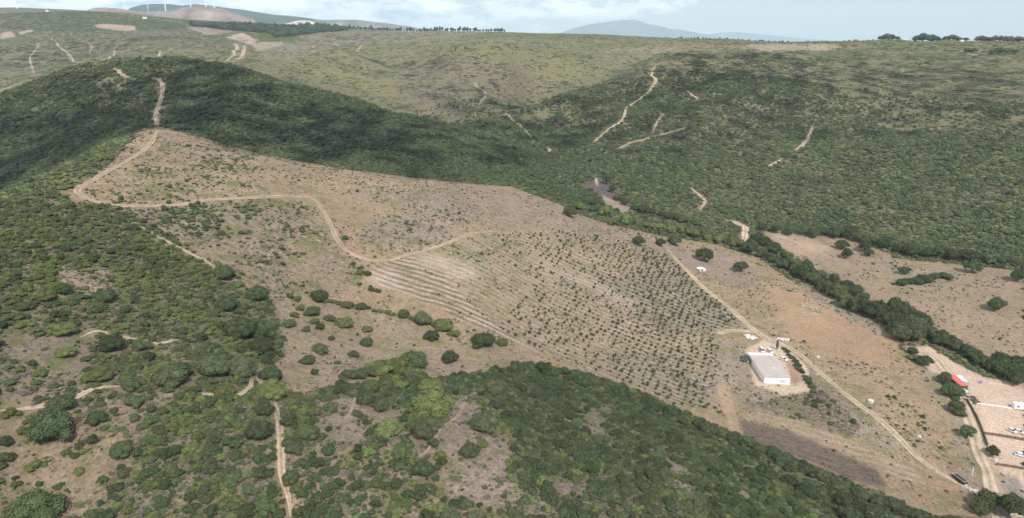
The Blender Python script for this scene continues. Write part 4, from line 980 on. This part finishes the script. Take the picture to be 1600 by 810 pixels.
# cars -----------------------------------------------------------------------
def car(loc, rz, label, paint=CARW, glass=GLASS, L=4.2, H=1.5, van=False):
    e = empty('parked_van' if van else 'parked_car', loc, rz, label, 'van' if van else 'car'); h = L/2; wd = .88
    prof = [(-h,.35),(-h+.05,.8),(-h+.15,.92),(-h*.45,.98),(h*.98,.98),(h,.75),(h,.35)] if not van else [(-h,.35),(-h+.02,.9),(-h+.5,1.05),(h*.99,1.1),(h,.35)]
    MB().prism([(-x, z) for x, z in prof], -wd, wd, .06).build('body', paint, e)
    cab = [(-h*.48,.985),(-h*.18,H-.05),(h*.62,H-.05),(h*.93,.985)] if not van else [(-h+.45,1.06),(-h+.95,H-.05),(h*.96,H-.05),(h*.99,1.1)]
    MB().prism([(-x, z) for x, z in cab], -wd+.08, wd-.08, .17).build('windows', glass, e)
    MB().box(-(h*.62 if not van else h*.95), -(-h*.18 if not van else -h+.95), -wd+.24, wd-.24, H-.05+.003, H, .02).build('roof', paint, e)
    for sx in (-.62, .62):
        for sy in (-1, 1):
            w_ = MB().cyl((sx*h, sy*(wd-.2), .33), (sx*h, sy*(wd+.02), .33), .33, k=16).build('wheel', TYRE, e)
            MB().cyl((sx*h, sy*(wd+.005), .33), (sx*h, sy*(wd+.04), .33), .2, k=12).build('rim', RIM, w_)
    for sy in (-1, 1):
        MB().box(h-.04, h+.02, sy*.62-.16, sy*.62+.16, .62, .76).build('headlight', LAMP, e)
        MB().box(-h-.01, -h+.06, sy*.68-.12, sy*.68+.12, .7, .9).build('tail_light', REDL, e)
        MB().box(h*.32, h*.32+.14, min(sy*(wd-.02), sy*(wd+.14)), max(sy*(wd-.02), sy*(wd+.14)), .98, 1.1).build('wing_mirror', TYRE, e)
    return e
def gp(px, py, rm=900): q = at(px, py, rm); return (q[0], q[1], q[2]+.02)
car(gp(1190,549), math.radians(-95), 'white van parked behind the barn, left of a smaller white car', H=2.0, L=4.6, van=True)
car(gp(1203,551), math.radians(-80), 'white car parked behind the barn, right of the white van', H=1.5)
car(gp(1224,563), math.radians(-52), 'white car parked beside the hedge at the right of the barn', CARW, L=4.4)
car(gp(1165.5,565), math.radians(-55), 'white car tucked against the left side of the barn by the lean-to', CARW, L=3.9)
car(gp(1581,675), math.radians(-60), 'small white car left of another white one behind the brown reed fence', CARW, L=3.6)
car(gp(1592,676.5), math.radians(-50), 'white car right of the small white one behind the brown reed fence', CARW, L=4.2)
car(gp(1595,713), math.radians(-25), 'white car with teal windows at the right edge above the lower reed fence', CARW, TEAL, L=4.6)
# upright narrow dark tree and the heaps beside the yard
q = at(1214, 547)
cy_ = crown_mesh('crown', MAT['brown'], 900, lobes=10, leaves=900, leaf=.14, flat=1.0, level=1, spread=.35)
tree(q, 1.0, 4.6, 'narrow dark brown upright tree at the top of the barn yard hedge', mesh=cy_, name='cypress_tree')
def heap(px, py, r_, n_, mat, label, cat, name, hgt=.5, sd=1):
    R = np.random.default_rng(sd); q = at(px, py); Vs = []; Ts = []; k0 = 0
    for i in range(n_):
        v, f = ICO[1]; s_ = r_*R.uniform(.2, .45); x, y = R.normal(size=2)*r_*.45
        w = v*(1+.35*(R.random(len(v))-.5))[:, None]*s_*(1, 1, hgt*1.3) + (x, y, s_*.3); Vs.append(w); Ts.append(f+k0); k0 += len(w)
    o_ = bpy.data.objects.new(name, to_mesh(name, np.concatenate(Vs), np.concatenate(Ts), None, mat)); C.objects.link(o_); o_.location = q
    return tag(o_, label, cat)
heap(1174, 528, 3.2, 14, STONE, 'heap of pale rubble in low brush left of the barn yard entrance', 'rubble heap', 'rubble_heap', sd=2)
heap(1219, 531, 1.9, 9, PINK, 'pale pink heap of bags behind the narrow dark tree', 'heap', 'bag_heap', sd=3)
heap(1229, 533, 2.0, 8, STONE, 'whitish low heap on the verge right of the pale pink heap', 'heap', 'stone_heap', sd=4)
heap(1277, 585, .8, 4, STONE, 'tiny pale stone pile inside the bend of the dirt track', 'stones', 'stone_heap', sd=5)
heap(1511, 764, 2.0, 9, simple('grey_gravel', (.36,.35,.35), .9, var=.2), 'pale grey heap at the end of the dirt track', 'heap', 'gravel_heap', sd=6)
heap(1510, 600, 1.3, 6, RED, 'red bits of junk beside the red roofed shed', 'junk heap', 'junk_heap', sd=7)
heap(1533, 597.5, 1.8, 5, PURP, 'small purple tarpaulin heap on the upper sandy lot', 'tarpaulin', 'tarpaulin', .25, sd=8)
heap(1519, 625, 3.0, 10, SCREEN, 'low dark oval heap at the left end of the white kerb wall', 'brush heap', 'brush_heap', .25, sd=9)  # plain low dark lumps; what the oval heap consists of stays open
# tanks
def tank(px, py, w, h, label, mat=WHITE):
    e = empty('water_tank', at(px, py), .5, label, 'water tank'); MB().box(-w/2, w/2, -w/2, w/2, .1, h, .12).build('tank_body', mat, e)
    c_ = MB()
    for x in (-w/2-.04, w/2):
        for y in (-w/2-.04, w/2): c_.box(x, x+.04, y, y+.04, 0, h)
    for z in (.3*h, .65*h): c_.box(-w/2-.03, w/2+.03, -w/2-.045, -w/2-.01, z, z+.05)
    c_.build('cage', GREYP, e); MB().cyl((0,0,h), (0,0,h+.12), .25).build('lid', GREYP, e); MB().box(-w/2-.1, w/2+.1, -w/2-.1, w/2+.1, -.05, .095).build('pallet', WOODD, e)
tank(1360, 630, 1.9, 1.7, 'large pale square water tank in the field right of the dirt track', simple('pinkish_plastic', (.70,.66,.60), .6))
tank(1278, 560, 1.2, 1.3, 'small pale water tank beside the upper bend of the dirt track, near the barn')
tank(1436, 684, 1.1, 1.0, 'small bright white water tank lower down the field, right of the dirt track')
e = empty('gas_bottle_rack', at(1226, 577), rzb, 'small grey upright drum on the right side of the barn yard', 'drum'); MB().cyl((0,0,0), (0,0,1.3), .4, k=16).build('drum', GREYP, e); MB().cyl((0,0,1.3), (0,0,1.36), .34).build('lid', WHITE, e); e.name = 'metal_drum'
# pale roofed shed
q = at(1095, 424); e = empty('shed', (q[0], q[1], q[2]-.2), math.radians(20), 'tiny pale roofed shed beside the upper dirt track', 'shed')
MB().box(-2, 1.6, -1.5, 2.2, 0, 2.1).build('wall', STONE, e); MB().prism([(-2.3,2.12),(2.0,2.35),(2.0,2.42),(-2.3,2.2)], -1.8, 2.6).build('roof', WHITE, e); MB().box(1.65, 3.6, -.6, 1.0, 0, 1.5).build('side_bin', WHITE, e); MB().box(-.6, .3, -1.55, -1.49, 0, 1.9).build('door', WOODD, e)
# red roofed shed with its white lean-to
def quad_house(name, c_, h, roofmat, wallmat, label, cat, extra=None):
    p = [at_z(x, y, at(x, y+4)[2]+h)[:2] for x, y in c_]; p = np.array(p); c0 = p.mean(0); ax = p[1]-p[0]; ax /= np.linalg.norm(ax); ay = np.array([-ax[1], ax[0]])
    u = (p-c0) @ ax; v_ = (p-c0) @ ay; w2 = (abs(u[0])+abs(u[1])+abs(u[2])+abs(u[3]))/4; l2 = np.abs(v_).mean()
    e = empty(name, (c0[0], c0[1], gz(*c0)-.3), math.atan2(ax[1], ax[0]), label, cat)
    MB().box(-w2+.15, w2-.15, -l2+.15, l2-.15, 0, h+.2).build('wall', wallmat, e)
    r_ = MB(); r_.box(-w2, w2, -l2, l2, h+.203, h+.3)
    for i in range(int(l2*2/.8)): r_.box(-w2, w2, -l2+.2+i*.8, -l2+.27+i*.8, h+.303, h+.34)
    r_.build('roof', roofmat, e); MB().box(w2-.16, w2-.1, -.6, .4, .2, h-.1).build('door', WOODD, e)
    return e
quad_house('shed', [(1484,584.5),(1495,585.5),(1508,602.5),(1498,604)], 2.4, RED, SCREEN, 'long low shed with a red roof at the head of the sandy lots', 'shed')
quad_house('shed', [(1496,586),(1505,587),(1509,596),(1502,597)], 1.9, simple('pale_blue_sheet', (.6,.68,.72), .5), BLUE, 'small white and blue hut against the upper side of the red roofed shed', 'hut')
quad_house('shed', [(1499,605.5),(1507.5,606.5),(1510,611.5),(1503,612)], 1.6, WHITE, CONC, 'small white roofed hut below the red roofed shed', 'hut')
# caravan
q = at(1592, 641); q2 = at(1612, 644); rzc = math.atan2(*(q2-q)[[1, 0]])
e = empty('caravan', q, rzc, 'white mobile home at the right edge above the white kerb wall', 'caravan')
MB().box(-2.2, 7, -.2, 2.8, .45, 2.9, .15).build('body', WHITE, e)
for x in (-1.2, 2.2, 5): w_ = MB().box(x, x+1.1, -.24, -.19, 1.5, 2.2).build('window', GREYP, e); MB().box(x+.08, x+1.02, -.27, -.245, 1.57, 2.13).build('pane', GLASS, w_)
MB().box(3.7, 4.4, -.24, -.19, .5, 2.4).build('door', GREYP, e)
for x in (1.2, 3.8): MB().cyl((x, -.1, .32), (x, .1, .32), .32).build('wheel', TYRE, e)
# walls, fences
def fence(name, px, h, mat, label, cat, thick=.1, post=2.5, pmat=None, slats=False):
    W_ = np.array(catmull([at(x, y) for x, y in px], 6)); L = np.r_[0, np.cumsum(np.linalg.norm(np.diff(W_[:,:2], axis=0), axis=1))]
    t = np.arange(0, L[-1], 1.0); P_ = np.stack([np.interp(t, L, W_[:,i]) for i in range(2)], -1); c0 = P_[0]; z0 = gz(*c0)
    e = empty(name, (c0[0], c0[1], z0), 0, label, cat); V_ = []; F_ = []
    for i, p in enumerate(P_):
        d = P_[min(i+1, len(P_)-1)]-P_[max(i-1, 0)]; d /= np.linalg.norm(d); n_ = np.array([-d[1], d[0]])*thick/2; z = gz(*p)-z0; hh = h*(1+.05*math.sin(i*2.1))
        for s_ in (-1, 1):
            for zz in (-.3, hh): V_.append((p[0]-c0[0]+n_[0]*s_, p[1]-c0[1]+n_[1]*s_, z+zz))
    for i in range(len(P_)-1):
        b = i*4; F_ += [(b,b+4,b+5,b+1),(b+2,b+3,b+7,b+6),(b+1,b+5,b+7,b+3)]
    b = (len(P_)-1)*4; F_ += [(0,1,3,2),(b,b+2,b+3,b+1)]
    m_ = MB(); m_.v = V_; m_.f = F_; m_.build('panel', mat, e)
    if pmat:
        for k in range(int(L[-1]/post)+1):
            x, y = (np.interp(min(k*post, L[-1]-1), L, W_[:,i]) for i in range(2))
            MB().cyl((x-c0[0], y-c0[1], gz(x, y)-z0-.3), (x-c0[0], y-c0[1], gz(x, y)-z0+h+.12), thick/2+.05, k=8).build('post', pmat, e)
    return e
fence('boundary_wall', [(1515.5,629.5),(1545,633),(1575,637.5),(1603,642)], .35, WHITE, 'low white kerb wall between the two upper sandy lots', 'wall', .35)
fence('screen_fence', [(1511,627),(1521,645),(1529,661),(1536,679),(1543,699)], 1.35, SCREEN, 'dark screened fence along the right side of the sandy road', 'fence', .3, 3, WOODD)
fence('reed_fence', [(1538,679),(1560,682),(1580,685.5),(1603,689.5)], 1.3, BROWN, 'upper brown reed fence, just below the two parked white cars', 'fence', .25, 3, WOODD)
fence('reed_fence', [(1556,727),(1575,730),(1603,735)], 1.2, BROWN, 'lower brown reed fence, starting at the white gate post', 'fence', .25, 3, WOODD)
e = empty('gate_post', at(1555.5, 724), 0, 'white gate post beside the sandy road at the end of the lower reed fence', 'gate post'); MB().box(-.35, .35, -.3, .3, -.2, 1.9, .06).build('pillar', WHITE, e); MB().box(-.45, .45, -.4, .4, 1.9, 2.02).build('cap', CONC, e)
# dark trailer, poles
q = at(1499, 752); e = empty('trailer', (q[0], q[1], q[2]), math.radians(103), 'long dark trailer with a pale rim beside the end of the dirt track', 'trailer')
tb = MB().box(-2.8, 2.8, -1.0, 1.0, .5, 1.7).build('cargo_box', DARKG, e); rm_ = MB()
for a in ((-2.9,2.9,-1.1,-.98),(-2.9,2.9,.98,1.1),(-2.9,-2.78,-.97,.97),(2.78,2.9,-.97,.97)): rm_.box(*a, 1.7, 1.8)
rm_.build('rim', STONE, e); MB().cyl((2.8,0,.6), (4.2,0,.5), .07).build('tow_bar', GREYP, e)
for x in (-.6, .6):
    for y in (-1, 1): MB().cyl((x, y*1.02, .38), (x, y*1.22, .38), .38, k=14).build('wheel', TYRE, e)
def pole(name, px, py, tip, r_, mat, label, cat, flat=False):
    q = at(px, py); m_ = MB().cyl((0,0,.12 if flat else -.2), tip, r_, r_*.9, k=10); o_ = m_.build(name, mat, None, (q[0], q[1], q[2])); return tag(o_, label, cat)
pole('leaning_pole', 1519, 742, (.35, .5, 3.2), .14, WHITE, 'white leaning pole standing between the dark trailer and the sandy road', 'pole')
pole('white_beam', 1516, 766, (2.6, -.7, .35), .17, WHITE, 'white beam lying at the meeting of dirt track and sandy road', 'beam', True)

# ------------------------------------------------------------------ far country
def far_ridge(name, sil, D, depth, base, mat, seed, rough=.05, amp=0):
    xs = [p[0] for p in sil]; ys = [p[1] for p in sil]
    px = np.arange(xs[0], xs[-1]+.1, 1.2); py = np.interp(px, xs, ys)
    a, t = ray(px, py); D_ = D/np.cos(a); crest = HC + D_*t
    s_ = np.linspace(-1, 1, 40); prof = (1-np.abs(s_)**1.35)
    ed = np.clip(np.minimum(px-px[0], px[-1]-px)/10, 0, 1)
    V_ = []
    for i in range(len(px)):
        r = D_[i] + s_*depth; x = r*math.sin(a[i]); y = r*math.cos(a[i])
        rel = (crest[i]-base)
        z = base + rel*prof*(1+rough*fbm(x+seed*999, y, depth*.5, 5)*(np.abs(s_)+.15)*3) + fbm(x, y+seed*77, depth*.12, 3)*amp*prof
        V_.append(np.stack([x, y, z], -1))
    V_ = np.array(V_); o_ = link(name, sheet(name, V_.reshape(-1, 3), len(px), 40, flip=False), mat); return tag(o_, kind='structure')
def hillmat(name, cols, scale):
    m = bpy.data.materials.new(name); m.use_nodes = True; nt = m.node_tree; pb = nt.nodes['Principled BSDF']; pb.inputs['Roughness'].default_value = 1; pb.inputs['Specular IOR Level'].default_value = 0
    g_ = nt.nodes.new('ShaderNodeNewGeometry'); nz = N(nt, 'ShaderNodeTexNoise', Scale=scale, Detail=8.0, Roughness=.68); nt.links.new(g_.outputs['Position'], nz.inputs['Vector'])
    nt.links.new(ramp(nt, nz.outputs[0], cols), pb.inputs['Base Color']); return m
far_ridge('hills', [(105,24),(125,20),(147,12),(165,11.5),(187,13),(210,17),(230,18),(246,17.5),(264,16.5),(284,12),(300,10.5),(315,10),(329,10.5),(350,14),(367,20),(385,26),(400,31)], 4700, 700, 60,
          hillmat('heath_hill', [(.38, (.13,.12,.09)), (.5, (.26,.21,.18)), (.62, (.30,.25,.215)), (.72, (.5,.45,.4))], .006), 1, .03)
far_ridge('hills', [(180,30),(192,20),(205,12),(222,7.5),(240,6),(262,6),(285,8.5),(305,6),(330,8.5),(352,12),(380,15.5),(405,19.5),(430,23.5),(450,24.5),(480,28),(510,33),(540,36),(580,41),(640,46)], 10500, 2600, 40,
          hillmat('blue_forest', [(.4, (.03,.045,.04)), (.6, (.06,.07,.055))], .0012), 2, .04)
far_ridge('hills', [(450,42),(480,34),(500,30.5),(530,30.5),(555,31),(575,33),(600,36),(630,40),(660,45),(700,48)], 8200, 900, 60,
          hillmat('grey_hill', [(.4, (.12,.12,.10)), (.55, (.22,.2,.18)), (.68, (.45,.42,.38))], .003), 3, .03)
far_ridge('quarry', [(446,38),(457,34.5),(463,33),(474,32.3),(484,33.5),(492,36),(500,39)], 7000, 200, 70, hillmat('quarry_rock', [(.42, (.3,.28,.25)), (.58, (.66,.63,.6))], .02), 4, .06)
far_ridge('mountains', [(860,60),(880,50),(900,43),(922,37.5),(940,35.5),(958,33),(975,31),(990,30.5),(1000,33),(1012,37.5),(1025,39.5),(1045,45),(1065,47),(1090,51.5),(1120,57),(1160,64),(1190,70)], 27000, 4500, 0,
          hillmat('far_mountain', [(.4, (.09,.10,.10)), (.6, (.14,.15,.15))], .0006), 5, .03)
far_ridge('mountains', [(1060,66),(1090,58),(1120,52),(1150,50),(1180,53),(1210,56),(1240,59),(1290,63),(1340,66),(1400,72)], 34000, 4500, 0,
          hillmat('farther_mountain', [(.4, (.10,.11,.11)), (.6, (.15,.16,.16))], .0006), 6, .03)

# wind turbines --------------------------------------------------------------
TW = simple('turbine_white', (.82,.83,.84), .45, var=.02)
def turbine_parts():
    t = MB()
    for i in range(6): t.cyl((0,0,i*13), (0,0,(i+1)*13), 3.3-.3*i, 3.3-.3*(i+1), k=14, caps=i in (0, 5))
    n_ = MB().box(-1.9, 1.9, -3.5, 6.5, 78.05, 82, .6); h_ = MB().cyl((0,-3.6,80), (0,-6.4,80), 1.7, .7, k=14)
    b = MB(); secs = [(1.5,.7,.7),(6,1.9,.5),(20,1.3,.35),(34,.8,.22),(42,.25,.1)]
    for i, (z, w, th) in enumerate(secs):
        b.v += [(-w,-5,z),(0,-5-th,z),(w,-5,z),(0,-5+th,z)]
        if i: k = (i-1)*4; b.f += [(k+j, k+(j+1)%4, k+4+(j+1)%4, k+4+j) for j in range(4)]
    b.f += [(3,2,1,0), (16,17,18,19)]
    return t, n_, h_, b
tp = turbine_parts(); src = None
def turbine(px, py, D, ang, yaw, label, grp):
    global src
    a, t = ray(px, py); r = D/math.cos(float(a)); loc = (r*math.sin(a), r*math.cos(a), HC + r*float(t) - 3)
    e = empty('wind_turbine', loc, yaw, label, 'wind turbine', grp)
    if src is None:
        src = {'tower': tp[0].build('tower', TW, e), 'nacelle': tp[1].build('nacelle', TW, e), 'rotor_hub': tp[2].build('rotor_hub', TW, e), 'blade': tp[3].build('blade', TW, None)}
        for o_ in list(src.values()): C.objects.unlink(o_)
    for k in ('tower', 'nacelle', 'rotor_hub'):
        o_ = src[k].copy(); C.objects.link(o_); o_.parent = e; o_.location = (0,0,0)
    for k in range(3):
        o_ = src['blade'].copy(); C.objects.link(o_); o_.parent = e; o_.location = (0,0,80); o_.rotation_euler = (0, math.radians(ang+120*k), 0)
TL = [(27,15,3150,20,.5,'nearest and thickest white wind turbine, at the far left on the dark ridge'),
(161,11.5,4650,40,.4,'first tall white turbine from the left on the pale hill'),(177,12,4650,10,.6,'second tall white turbine from the left on the pale hill'),(196,14.5,4650,70,.3,'third tall white turbine from the left on the pale hill'),
(259,16.5,4450,30,.5,'white turbine standing alone in the dip of the pale hill'),(298,10.5,4650,55,.5,'leftmost of the three white turbines on the round pale hilltop'),
(322,10.5,4650,15,.4,'middle of the three white turbines on the round pale hilltop'),(335,12.5,4600,90,.6,'rightmost of the three white turbines on the round pale hilltop')]
for a_ in TL: turbine(*a_, 'large wind turbines on the skyline')
for px, py, D, an, lab in ((14,10,7600,20,'small distant turbine left of the nearest thick one'),(34,9,7400,65,'small distant turbine just right of the nearest thick one'),(147,14,7000,35,'small distant turbine left of the first tall one on the pale hill'),
    (133,13.5,7600,80,'right one of the tight pair of distant turbines on the dark ridge'),(127,13,8200,10,'left one of the tight pair of distant turbines on the dark ridge'),(232,19,7800,50,'faint distant turbine behind the dip of the pale hill')):
    turbine(px, py, D, an, .5, lab, 'distant wind turbines')

# pines on the far skyline, woods below them -----------------------------------
PINE = [crown_mesh('crown', MAT['pine'], 700+i, lobes=8, leaves=260, leaf=.16, flat=1.25, level=1, base=.35, spread=.45) for i in range(3)]
random.seed(9)
def skyline_tree(px, py, w, zs, mesh, label, grp, D, name='pine_tree'):
    a, t = ray(px, py); r = R1[(R1 > D*.8) & (R1 < D*1.15)]; z = bil(HH, AZ1, LR1, np.full(len(r), float(a)), np.log(r))
    rr = r[np.argmax((z-HC)/r)]; X_ = rr*math.sin(a); Y_ = rr*math.cos(a); rad = w/2*rr*math.cos(a)/F
    e = tree((X_, Y_, 0), rad, zs, label, 'tree', grp, mesh, name); e.location.z -= rad*zs*(.45 if name == 'pine_tree' else .25)
x = 470.0
while x < 788:
    w = random.uniform(3.4, 6.0); skyline_tree(x, 46, w, random.uniform(.95, 1.6), random.choice(PINE), 'dark pine in the long thin line of trees on the central skyline', 'pines on the central skyline', 2950)
    x += random.uniform(2.6, 5.5) if x > 600 else random.uniform(2.2, 4.0)
for x, w, zs, lab in ((1377,9,.8,'dark flat topped tree, left end of the clump left of the white house'),(1384,11,.9,'tallest dark tree of the clump left of the white house'),(1392,10,.75,'right hand dark tree of the clump left of the white house'),
    (1400,8,.6,'small dark tree touching the white skyline house on its left'),(1431,12,.7,'left tree of the long domed grove right of the white house'),(1441,15,.8,'middle tree of the long domed grove right of the white house'),
    (1452,15,.75,'third tree of the long domed grove right of the white house'),(1463,12,.6,'right end tree of the long domed grove on the skyline'),(1477,10,.7,'round tree in the first gap right of the domed grove'),(1487,11,.8,'taller tree right of the gap on the skyline'),
    (1497,9,.6,'low tree on the skyline before the brown wood'),(1508,8,.5,'small tree left of the pale bushes on the right skyline')):
    skyline_tree(x, 68, w*1.5, zs*1.1, random.choice(TREE+TREEG), lab, None, 1800, 'oak_tree')
x = 1040.0
while x < 1372:
    skyline_tree(x, 66, random.uniform(2.2, 4.6), random.uniform(.6, 1.0), random.choice(TREE), 'tiny dark tree in the low broken line along the skyline right of the far mountain', 'low trees on the right skyline', 2400, 'oak_tree'); x += random.uniform(3, 11)
BRN = [crown_mesh('crown', MAT['brown'], 800+i, lobes=18, leaves=1800, leaf=.06, flat=.85, level=1, base=.1, lob=(.2,.36), core=False) for i in range(2)]
for x in np.arange(1530, 1603, 7.5): skyline_tree(x, 72, random.uniform(16, 22), random.uniform(.8, 1.05), random.choice(BRN), 'bare brown crowned tree in the wood at the right end of the skyline', 'brown trees on the right skyline', 1750, 'bare_tree')
for x, y, w in ((1512,79,14),(1520,79,13),(1550,81,15),(1562,80,18),(1574,80,18),(1586,81,14),(1448,98,9),(1419,90,7)):
    q, rad = spot(x, y, w, 1650); tree(q, rad, random.uniform(.6, .8), 'pale green rounded tree just below the brown wood on the right plateau' if x > 1500 else 'dark green tree alone on the right plateau slope', 'tree', 'pale trees below the brown wood' if x > 1500 else 'lone plateau trees', random.choice(TREEG))
def wood(name, poly, per, mesh, smin, smax, r0, r1, col_up=12):
    pa, pr = outline(poly); a = rng.uniform(pa.min(), pa.max(), int(per*(pa.max()-pa.min())*(r1*r1-r0*r0)/2)); r = np.sqrt(rng.uniform(r0*r0, r1*r1, len(a)))
    m = inside(pa, pr, a, np.log(r)); a, r = a[m], r[m]; X, Y = r*np.sin(a), r*np.cos(a)
    instancer(name, X, Y, height(X, Y)-1, rng.uniform(smin, smax, len(X)), rng.integers(0, len(mesh), len(X)), mesh, rng); print(name, len(X))
wood('pine_wood', [(288,36),(330,37),(400,42),(470,44),(560,47),(500,52),(430,60),(415,52),(380,50),(300,42)], .012, PINE, 4.5, 8, 2300, 3100)
wood('young_plantation', [(400,51),(465,53),(455,65),(408,65)], .02, [m_ for m_ in LO['bright']], 3, 5, 2100, 2900)

# small houses on the plateau
def house(px, py, D, w, l, h, rz, label, roofm):
    a, t = ray(px, py); r = D/math.cos(float(a)); X_ = r*math.sin(a); Y_ = r*math.cos(a)
    e = empty('house', (X_, Y_, gz(X_, Y_)-.5), rz, label, 'house'); MB().box(-w/2, w/2, -l/2, l/2, 0, h).build('wall', WHITE, e)
    m_ = MB(); m_.v = [(-w/2-.4,-l/2-.4,h+.003),(w/2+.4,-l/2-.4,h+.003),(w/2+.4,l/2+.4,h+.003),(-w/2-.4,l/2+.4,h+.003),(-w/2-.4,0,h+1.8),(w/2+.4,0,h+1.8)]; m_.f = [(0,1,5,4),(2,3,4,5),(1,2,5),(3,0,4),(3,2,1,0)]
    rf_ = m_.build('roof', roofm, e); MB().box(-.4, .4, .6, 1.3, h+.8, h+2.6).build('chimney', WHITE, rf_)
    for x in (-w*.3, w*.15): MB().box(x, x+1.2, -l/2-.05, -l/2+.02, 1.2, 2.5).build('window', GLASS, e)
    MB().box(-.5, .5, -l/2-.05, -l/2+.02, 0, 2.2).build('door', WOODD, e)
house(1411, 68, 1780, 14, 9, 5, .2, 'white house on the right skyline between two dark clumps of trees', STONE)
house(1499, 84, 1500, 7, 5, 3, .3, 'tiny white house on the right plateau below the skyline trees', STONE)
house(226, 27, 3000, 16, 9, 6, .4, 'tiny white house near the top of the far left ridge', STONE)
house(75, 22, 3050, 12, 9, 5, .1, 'tiny pale house on the far left ridge below the sky', STONE)
q1 = at(1512, 86, 1900); q2 = at(1528, 87, 1900); e = empty('boundary_wall', q1, math.atan2(*(q2-q1)[[1,0]]), 'thin white wall on the right plateau near the tiny white house', 'wall'); MB().box(0, float(np.linalg.norm((q2-q1)[:2])), -.3, .3, -.5, 1.6).build('wall_panel', WHITE, e)

# ------------------------------------------------------------------ unseen clouds overhead, loose puffs placed and shaped to shade the hills below
cm = bpy.data.materials.new('cloud'); cm.use_nodes = True; cm.node_tree.nodes['Principled BSDF'].inputs['Base Color'].default_value = (.85,.85,.87,1); cm.node_tree.nodes['Principled BSDF'].inputs['Roughness'].default_value = 1
def cloud(seed, spots, alt=1400, cover=1.0):
    """spots: photo pixels (px, py, radius m, rmax) of ground that the unseen puffs are set to shade"""
    R = np.random.default_rng(seed); Vs = []; Ts = []; k0 = 0
    off = SUN_DIR[:2]/SUN_DIR[2]
    for px, py, rad, rm in spots:
        q = at(px, py, rm); c0 = q[:2] + off*(alt-q[2]); n_ = int(rad*rad/150*cover)
        for i in range(n_):
            a = R.random()*6.283; d = 1.25*rad*R.random()**.6; s_ = R.uniform(6, 15)
            v, f = ICO[0]; w = v*(1+.3*(R.random(len(v))-.5))[:, None]*s_*(1,1,.6) + (c0[0]+d*math.cos(a), c0[1]+d*math.sin(a), alt+R.normal()*14); Vs.append(w); Ts.append(f+k0); k0 += len(w)
    o_ = bpy.data.objects.new('cloud', to_mesh('cloud', np.concatenate(Vs), np.concatenate(Ts), None, cm)); C.objects.link(o_); return tag(o_, kind='stuff')
cloud(1, [(60,230,120,1200),(150,170,130,1200),(60,180,140,1200),(300,150,120,1100),(420,180,110,1100),(540,200,100,1100),(640,215,90,1100),(300,115,100,1100),(40,262,110,1000),(140,225,90,1000),(15,278,75,1000),(95,240,70,1000),(165,205,70,1000),(230,175,80,1000),(10,215,110,1100),(380,190,80,1000),(480,222,90,1000),(590,245,80,1000),(730,228,80,1100)], cover=.55)
cloud(2, [(800,190,110,1500),(700,175,90,1500),(860,210,80,1500),(640,105,130,2500),(760,150,90,1500)], cover=.55)
cloud(3, [(1000,150,130,1500),(1120,120,140,1500),(1050,190,110,1500),(1180,90,120,1500),(940,180,90,1500)], cover=.45)
cloud(4, [(1500,110,170,1400),(1590,130,180,1400),(1400,130,120,1400),(1330,180,110,1200)], cover=.45)
cloud(5, [(120,75,190,2700),(250,60,200,2700),(370,45,220,3000),(40,100,120,2300),(560,60,200,3000)], cover=.45)
# ------------------------------------------------------------------ haze
hz = MB().box(-18000, 26000, -400, 41000, -60, 0)
hz.v = [(x, y, -200 if z < -1 else 1300) for x, y, z in hz.v]
hm = bpy.data.materials.new('haze'); hm.use_nodes = True; nt = hm.node_tree; nt.nodes.remove(nt.nodes['Principled BSDF'])
pv = nt.nodes.new('ShaderNodeVolumePrincipled'); pv.inputs['Color'].default_value = (.70,.88,1,1); pv.inputs['Density'].default_value = HAZE; pv.inputs['Anisotropy'].default_value = -.1
nt.links.new(pv.outputs[0], nt.nodes['Material Output'].inputs['Volume'])
h_ = hz.build('haze', hm); tag(h_, kind='stuff')
